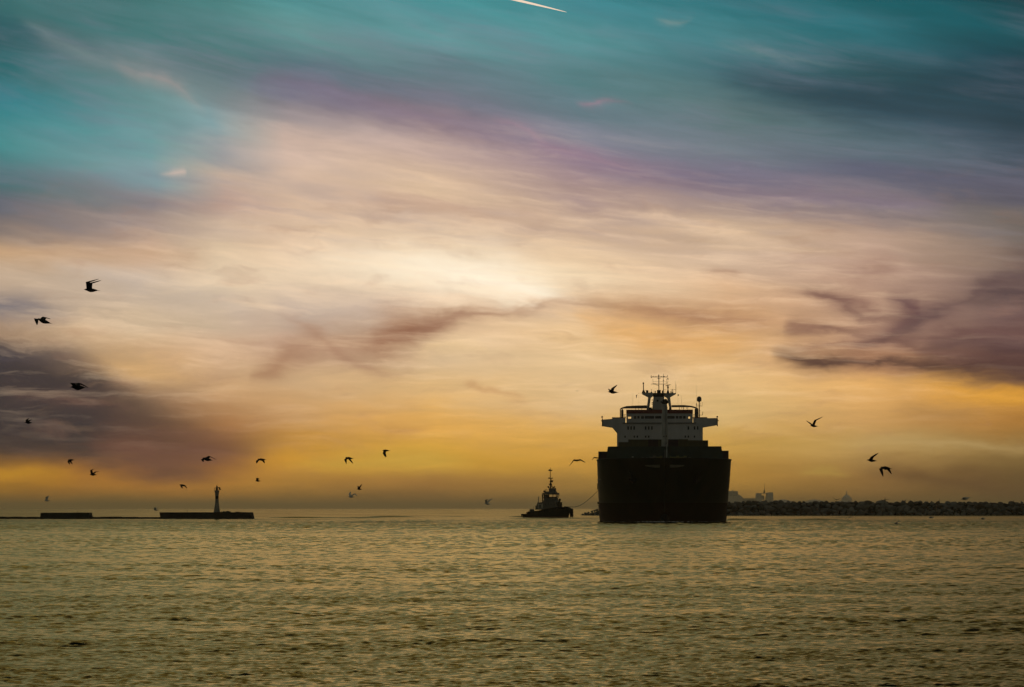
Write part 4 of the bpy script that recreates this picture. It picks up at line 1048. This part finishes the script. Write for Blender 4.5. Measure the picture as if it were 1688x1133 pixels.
    MB().box(X(655), X(790), -.9, .9, Zc(628), Zc(612)).build('console', 'dark', wro)
    # top deck
    td = MB().box(X(610), X(785), -1.2, 1.2, Zc(542), Zc(520)); td.box(X(680), X(775), -.8, .8, Zc(520), Zc(462)); td.build('flying_deck', 'tuggrey', r)
    sl = MB(); sl.box(X(580), X(606), -.3, .3, Zc(532), Zc(504)); sl.tube((X(593), 0, Zc(545)), (X(593), 0, Zc(530)), .07); sl.tube((X(612),0,Zc(500)),(X(632),0,Zc(490)),.1); sl.build('searchlight', 'dark', r)
    rl = MB()
    for c in (612, 640, 670, 790): rl.tube((X(c), -1.2, Zc(520)), (X(c), -1.2, Zc(488)), .04, n=5)
    rl.tube((X(612), -1.2, Zc(490)), (X(672), -1.2, Zc(490)), .035, n=5); rl.tube((X(775), -1.2, Zc(480)), (X(790), -1.2, Zc(520)), .05, n=5)
    for c in (830, 850, 884, 560, 580, 600): rl.tube((X(c), -1.5, Zc(690)), (X(c), -1.5, Zc(650 if c > 700 else 668)), .035, n=5)
    rl.build('deck_railing', 'dark', r)
    ms = empty('mast', (0,0,0)); ms.parent = r
    p = MB(); p.tube((X(695), 0, Zc(470)), (X(695), 0, Zc(300)), .20, .13); p.tube((X(695), 0, Zc(300)), (X(695), 0, Zc(112)), .11, .05); p.tube((X(681), .2, Zc(300)), (X(683), .2, Zc(180)), .035); p.tube((X(706), .2, Zc(440)), (X(706), .2, Zc(300)), .07)
    p.build('pole', 'dark', ms)
    for cy, a, b, th in ((165,668,708,15),(297,664,728,9),(352,690,728,20),(445,650,768,10),(405,680,712,22)):
        q = MB().box(X(a), X(b), -.5, .5, Zc(cy + th*.6), Zc(cy - th*.6)); q.ball((X(a+8), 0, Zc(cy-th)), .20); q.ball((X(b-8), 0, Zc(cy-th*1.1)), .15); q.build('platform', 'dark', ms)
    q = MB(); q.tube((X(700),0,Zc(350)),(X(744),0,Zc(333)),.10); q.tube((X(716),0,Zc(172)),(X(733),0,Zc(148)),.06); q.tube((X(722),0,Zc(300)),(X(730),0,Zc(286)),.07); q.build('radar_scanner', 'dark', ms)
    q = MB(); q.tube((X(735),-.3,Zc(455)),(X(772),-.3,Zc(442)),.2); q.ball((X(662),0,Zc(448)),.28); q.ball((X(722),0,Zc(430)),.16); q.ball((X(755),0,Zc(495)),.2); q.build('lamp', 'dark', ms)
    q = MB(); q.tube((X(613),.5,Zc(490)),(X(613),.5,Zc(370)),.012,n=4); q.tube((X(655),.5,Zc(490)),(X(655),.5,Zc(370)),.012,n=4); q.build('whip_aerial', 'dark', ms)
    # bow winch and fire monitor
    q = MB(); q.box(X(822), X(876), -.8, .8, Zc(800), Zc(700)); q.ball((X(852),0,Zc(660)), .42, 10); q.tube((X(852),0,Zc(700)),(X(852),0,Zc(660)),.25); q.tube((X(818),0,Zc(672)),(X(852),0,Zc(650)),.1); q.tube((X(848),-1.0,Zc(740)),(X(848),1.0,Zc(740)),.62,.62,14); q.tube((X(874),-.6,Zc(790)),(X(880),-.6,Zc(700)),.09)
    q.build('bow_winch', 'dark', r)
    q = MB().tube((X(940), -.5, Zc(800)), (X(940), -.5, Zc(772)), .14); q.tube((X(940), .5, Zc(800)), (X(940), .5, Zc(772)), .14); q.tube((X(940), -.7, Zc(778)), (X(940), .7, Zc(778)), .12); q.build('tow_bitt', 'dark', r)
    # tow line from the bitt to the ship's quarter
    Mt = Matrix.Translation(r.location) @ Matrix.Rotation(yaw, 4, 'Z')
    a = Mt @ Vector((X(940), 0, Zc(778)))
    pts = [a]
    seq = [(946.8,836.0),(952.6,834.8),(957,832.9),(961.4,830.4),(965.2,827.7),(969,824.6),(973.5,820.9),(977.9,816.8),(981.8,813),(985.6,809),(991,803.2),(996.5,797.2)]
    for i, (px, py) in enumerate(seq):
        f = (i + 1) / len(seq); pts.append(at(px, py, 975 + (822 - 975) * f))
    # last point: fairlead in the ship's side
    cu = MB().path(pts, .075, 6); o = cu.build('towline', 'rope'); tag(o, 'slack dark towline sagging from the tugboat bow to the big ship', 'rope')
tug()

# ------------------------------------------------------------------ gulls
def gull(label, head, tail, wings, D=None, m='gull', depth=0.0, r=.058, L=.46, group='gulls in flight over the water', tiltz=0.0):
    plen = math.hypot(head[0]-tail[0], head[1]-tail[1])
    if D is None: D = L * F / max(plen, 4)
    H = at(*head, D) + Vector((0, -depth, 0)); T_ = at(*tail, D) + Vector((0, depth, 0))
    c = (H + T_) / 2
    ax = (T_ - H); Lb = ax.length; d = ax.normalized()
    side = d.cross(Vector((0,0,1))).normalized(); up = side.cross(d).normalized()
    mb = MB()
    prof = [(0,.004,0),(.045,.10,0),(.09,.20,.05),(.13,.42,.12),(.18,.50,.12),(.24,.55,.04),(.34,.88,0),(.46,1.0,-.05),(.6,.85,-.02),(.72,.55,.05),(.8,.38,.08)]
    rings = []
    for u, k_, o_ in prof:
        p = H + ax * u + up * (o_ * r)
        rings.append([tuple(p + (side*math.cos(a*math.pi/4)*.9 + up*math.sin(a*math.pi/4)) * r * k_ - c) for a in range(8)])
    for u, w_, h_ in ((.86,.55,.16),(.94,.85,.08),(1.0,.95,.04)):
        p = H + ax * u + up * (.08 * r)
        rings.append([tuple(p + side*math.cos(a*math.pi/4)*r*w_ + up*math.sin(a*math.pi/4)*r*h_ - c) for a in range(8)])
    mb.loft(rings)
    for (w1, w2, near) in wings:
        sg = -1 if near else 1
        k_ = 1.0
        root_p = H + ax * .34 + Vector((0, sg * r * .4, 0)) + up * r * .3
        Wp = at(*w1, D); Tp = at(*w2, D)
        pr = Wp - root_p; pr.y = 0; li = .24 * Lb/.46 if depth < .05 else .30
        dy1 = sg * math.sqrt(max(.0009, li*li - pr.length_squared)) if depth < .05 else 0
        Wp = Vector((Wp.x, root_p.y + dy1, Wp.z))
        pr2 = Tp - at(*w1, D); pr2.y = 0; lo_ = .33
        dy2 = sg * math.sqrt(max(.0009, lo_*lo_ - pr2.length_squared)) * .8 if depth < .05 else .05
        Tp = Vector((Tp.x, Wp.y + dy2, Tp.z))
        cd = d.copy()
        if tiltz: cd = (d + Vector((0,0,-tiltz))).normalized()
        secs = [(root_p, .155), (root_p.lerp(Wp, .5), .135), (Wp, .125), (Wp.lerp(Tp, .33), .105), (Wp.lerp(Tp, .66), .07), (Wp.lerp(Tp, .9), .035), (Tp, .008)]
        ring = []
        for i, (p, ch) in enumerate(secs):
            q = secs[min(i+1, len(secs)-1)][0] - secs[max(i-1, 0)][0]; q.normalize()
            nn = cd.cross(q)
            nn = nn.normalized() if nn.length > 1e-4 else up
            lead = p - cd * ch * .45
            t_ = .010 + .05 * ch
            ring.append([tuple(lead - c), tuple(lead + cd*ch*.3 + nn*t_ - c), tuple(lead + cd*ch*.7 + nn*t_*.5 - c), tuple(lead + cd*ch - c), tuple(lead + cd*ch*.7 - nn*t_*.3 - c), tuple(lead + cd*ch*.3 - nn*t_*.5 - c)])
        mb.loft(ring)
    o = mb.build('gull', m, None, True); o.location = c
    tag(o, label, 'bird', group)
    return o
GU = [
 ('dark gull with wings raised, highest bird at the left', (137.7,477.6),(164.1,479.5),[((146.0,466),(164.6,460.8),1),((147,466.6),(163.8,461.4),0)]),
 ('dark gull with one wing drooped, at the left edge below the highest gull', (59.5,525.5),(86,534.5),[((61.5,527),(65.5,537.6),1),((70,522.5),(78,524),0)]),
 ('dark gull with half folded wings against the dark left cloud', (115.7,638.2),(142.6,639.7),[((121,632.5),(136,633.5),1),((128,631.5),(141.5,638),0)], {'r':.075}),
 ('small dark gull low in the purple cloud near the left edge', (40,696.6),(54.4,697.5),[((45.2,692.8),(50.2,690.1),1),((47,693),(50.5,691.5),0)]),
 ('small gull with both wings pointing down, just under the dark left cloud', (110.9,758.6),(123.5,758.6),[((113.5,761.3),(116.8,766.3),1),((115,761.3),(117.6,765.5),0)]),
 ('small gull with two raised wings over the yellow band at left', (147.2,782.7),(160.6,782.9),[((150.4,775.5),(155.5,773.5),1),((157.3,778),(161.8,777.4),0)]),
 ('pale gull flying low above the left pier block', (72.6,825.5),(83.2,825.8),[((76.7,819.6),(81.5,817.6),1),((78,820),(81,818.3),0)], {'m':'palegull'}),
 ('gull with one wing down and one swept back, above and left of the beacon', (332.8,755.2),(351,759.7),[((334.3,758.4),(337.1,761.9),1),((344.3,752.4),(356.4,758.2),0)], {'r':.07}),
 ('gull with both wings down, right of the beacon and higher', (423.8,757.2),(439.7,758.5),[((424.6,760),(424.2,764.5),1),((432.9,759.5),(434.6,763.7),0)]),
 ('small gull diving left of the beacon lantern', (295,799.3),(308.2,801.3),[((299.5,802),(302.3,805.6),1),((304.5,802),(306.7,805.2),0)]),
 ('small gull with short raised wings, right of the beacon lantern', (420.2,793),(430.7,793.2),[((423.8,788.2),(427.7,789.3),1),((424.6,789),(427.5,790.2),0)]),
 ('pale gull skimming the sea at the left end of the beacon pier', (252.4,840.6),(262.2,841.3),[((255.6,836.7),(261.5,838.4),1),((256.5,837.4),(260,838.6),0)], {'m':'palegull'}),
 ('gull with two drooped wings, centre left over the golden band', (568.4,754.4),(583.4,756.6),[((569.6,758.1),(571.6,765),1),((577,759),(581.1,764.3),0)]),
 ('gull with a single long wing down, highest near the centre left', (629.8,742.5),(643.3,743.4),[((632.7,747.5),(635.9,754.4),1),((633.6,747.5),(636.4,753.5),0)]),
 ('gull with pointed raised wings, upper of the close pair', (587.7,806.6),(598,806.8),[((593.8,802),(596.9,798.4),1),((590.4,803),(589.2,801),0)]),
 ('greyish gull with spread wings, lower of the close pair', (573.4,819.2),(585.5,819.3),[((576,814.2),(577.6,810.5),0),((583.9,814.2),(589.8,818.5),1)], {'m':'palegull'}),
 ('dark gull with raised wings, left of the ship radar mast', (1001.4,646.2),(1020.1,647.5),[((1009.8,640.7),(1016.6,635.4),1),((1006.2,643.4),(1003.6,640.3),0)]),
 ('gull gliding on bowed wings, between the tugboat mast and the ship', (950,760),(951,759),[((945.8,758.6),(938.3,768.6),0),((957,758.2),(965.3,762.8),0)], {'D':215,'depth':.22,'tiltz':2.2}),
 ('gull on bowed wings partly against the upper left edge of the hull', (983,755.3),(983.6,755),[((979,754.3),(975.6,758.9),0),((986.5,755.3),(989,758.5),0)], {'D':300,'depth':.22,'tiltz':2.2}),
 ('tiny distant gull high to the left of the ship', (951.8,645.6),(952,645.2),[((950.6,644.4),(949.6,643),0),((953.1,644.4),(954.2,643),0)], {'D':900,'depth':.22,'tiltz':.9}),
 ('dark gull with wings spread in a wide V, right of the ship', (1335,702),(1349.2,703.2),[((1343.8,693.1),(1356.3,687.2),1),((1336,697.9),(1330.2,693.1),0)]),
 ('dark gull with one raised wing, upper of the two at far right', (1428.3,758.4),(1446.4,760.5),[((1436.8,753.5),(1446.4,747),1),((1438.4,754),(1445.6,748.4),0)]),
 ('large dark gull with both wings drooped, lower of the two at far right', (1450.6,770.6),(1470.6,773.2),[((1450.6,773.5),(1453.6,786.1),1),((1464.5,772.5),(1471.8,781.6),0)], {'r':.062,'L':.42}),
 ('pale gull with lifted wings over the horizon left of the tugboat', (797.7,830.1),(809.7,831.5),[((800.8,824.7),(804.5,823.2),1),((807.4,824.2),(812.2,822.2),0)], {'m':'palegull'}),
 ('gull rising from behind the crest of the rock breakwater', (1378,824.2),(1379.2,824),[((1375,822.5),(1372.6,819.1),0),((1382,823.5),(1386.1,821.8),0)], {'D':300,'depth':.22,'tiltz':.35}),
 ('pale gull with flat wings over the right part of the breakwater', (1583.3,823.6),(1599.8,821),[((1588,820.2),(1597,820.2),1),((1590,820.2),(1598,821),0)], {'m':'palegull','r':.06}),
 ('tiny black gull low over the water at the far right', (1594.2,860),(1594.6,859.7),[((1592.6,858.4),(1591,856.9),0),((1595.6,859.3),(1597,858),0)], {'D':420,'depth':.2,'tiltz':.3}),
 ('pale gull with open wings over water under the breakwater, left of three', (1400.5,853),(1401,852.7),[((1398.5,852),(1395.5,856.5),0),((1403.5,851.8),(1408.5,855),0)], {'D':330,'depth':.22,'tiltz':.4,'m':'palegull'}),
 ('pale gull slanting up just over the water below the breakwater', (1472.8,863.8),(1483,863.2),[((1478,861),(1483.6,858.4),1),((1478,861.8),(1482.6,860.2),0)], {'m':'palegull','D':230}),
 ('pale gull hugging the foot of the breakwater', (1530,853.6),(1540.5,853.4),[((1534,851.8),(1538.6,851.6),1),((1534.6,852),(1538,852.2),0)], {'m':'palegull','D':240}),
 ('pale gull over the water, nearest the right edge of the picture', (1615.5,855.6),(1625.5,855.8),[((1619.5,853.9),(1624.6,853.5),1),((1620,854),(1624,854.2),0)], {'m':'palegull','D':240}),
]
for q in GU:
    gull(q[0], q[1], q[2], q[3], **(q[4] if len(q) > 4 else {}))

# ------------------------------------------------------------------ vapour trail, high and very far, its sunlight put in as emission
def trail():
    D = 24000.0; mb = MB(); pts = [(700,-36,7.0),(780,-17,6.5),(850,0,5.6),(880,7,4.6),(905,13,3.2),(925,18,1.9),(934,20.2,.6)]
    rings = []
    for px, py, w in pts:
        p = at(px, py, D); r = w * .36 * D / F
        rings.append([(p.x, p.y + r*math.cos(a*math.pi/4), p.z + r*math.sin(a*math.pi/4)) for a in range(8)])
    mb.loft(rings); o = mb.build('vapour_trail', 'trail', None, True); tag(o, 'thin cream vapour trail, sunlight put in as glow, slanting across the teal sky at the top', 'contrail')
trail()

# ------------------------------------------------------------------ haze over the sea
hz = MB().box(-62000, 62000, -60, 61000, -2.0, 90.0).build('haze', 'far')
hz['kind'] = 'stuff'
hm = bpy.data.materials.new('sea_haze'); hm.use_nodes = True; nt = hm.node_tree; nt.nodes.clear()
pv = nt.nodes.new('ShaderNodeVolumePrincipled'); ou = nt.nodes.new('ShaderNodeOutputMaterial')
pv.inputs['Color'].default_value = (.98, .80, .48, 1); pv.inputs['Density'].default_value = 0.00005; pv.inputs['Anisotropy'].default_value = 0.72
nt.links.new(pv.outputs[0], ou.inputs['Volume']); hz.data.materials.clear(); hz.data.materials.append(hm)
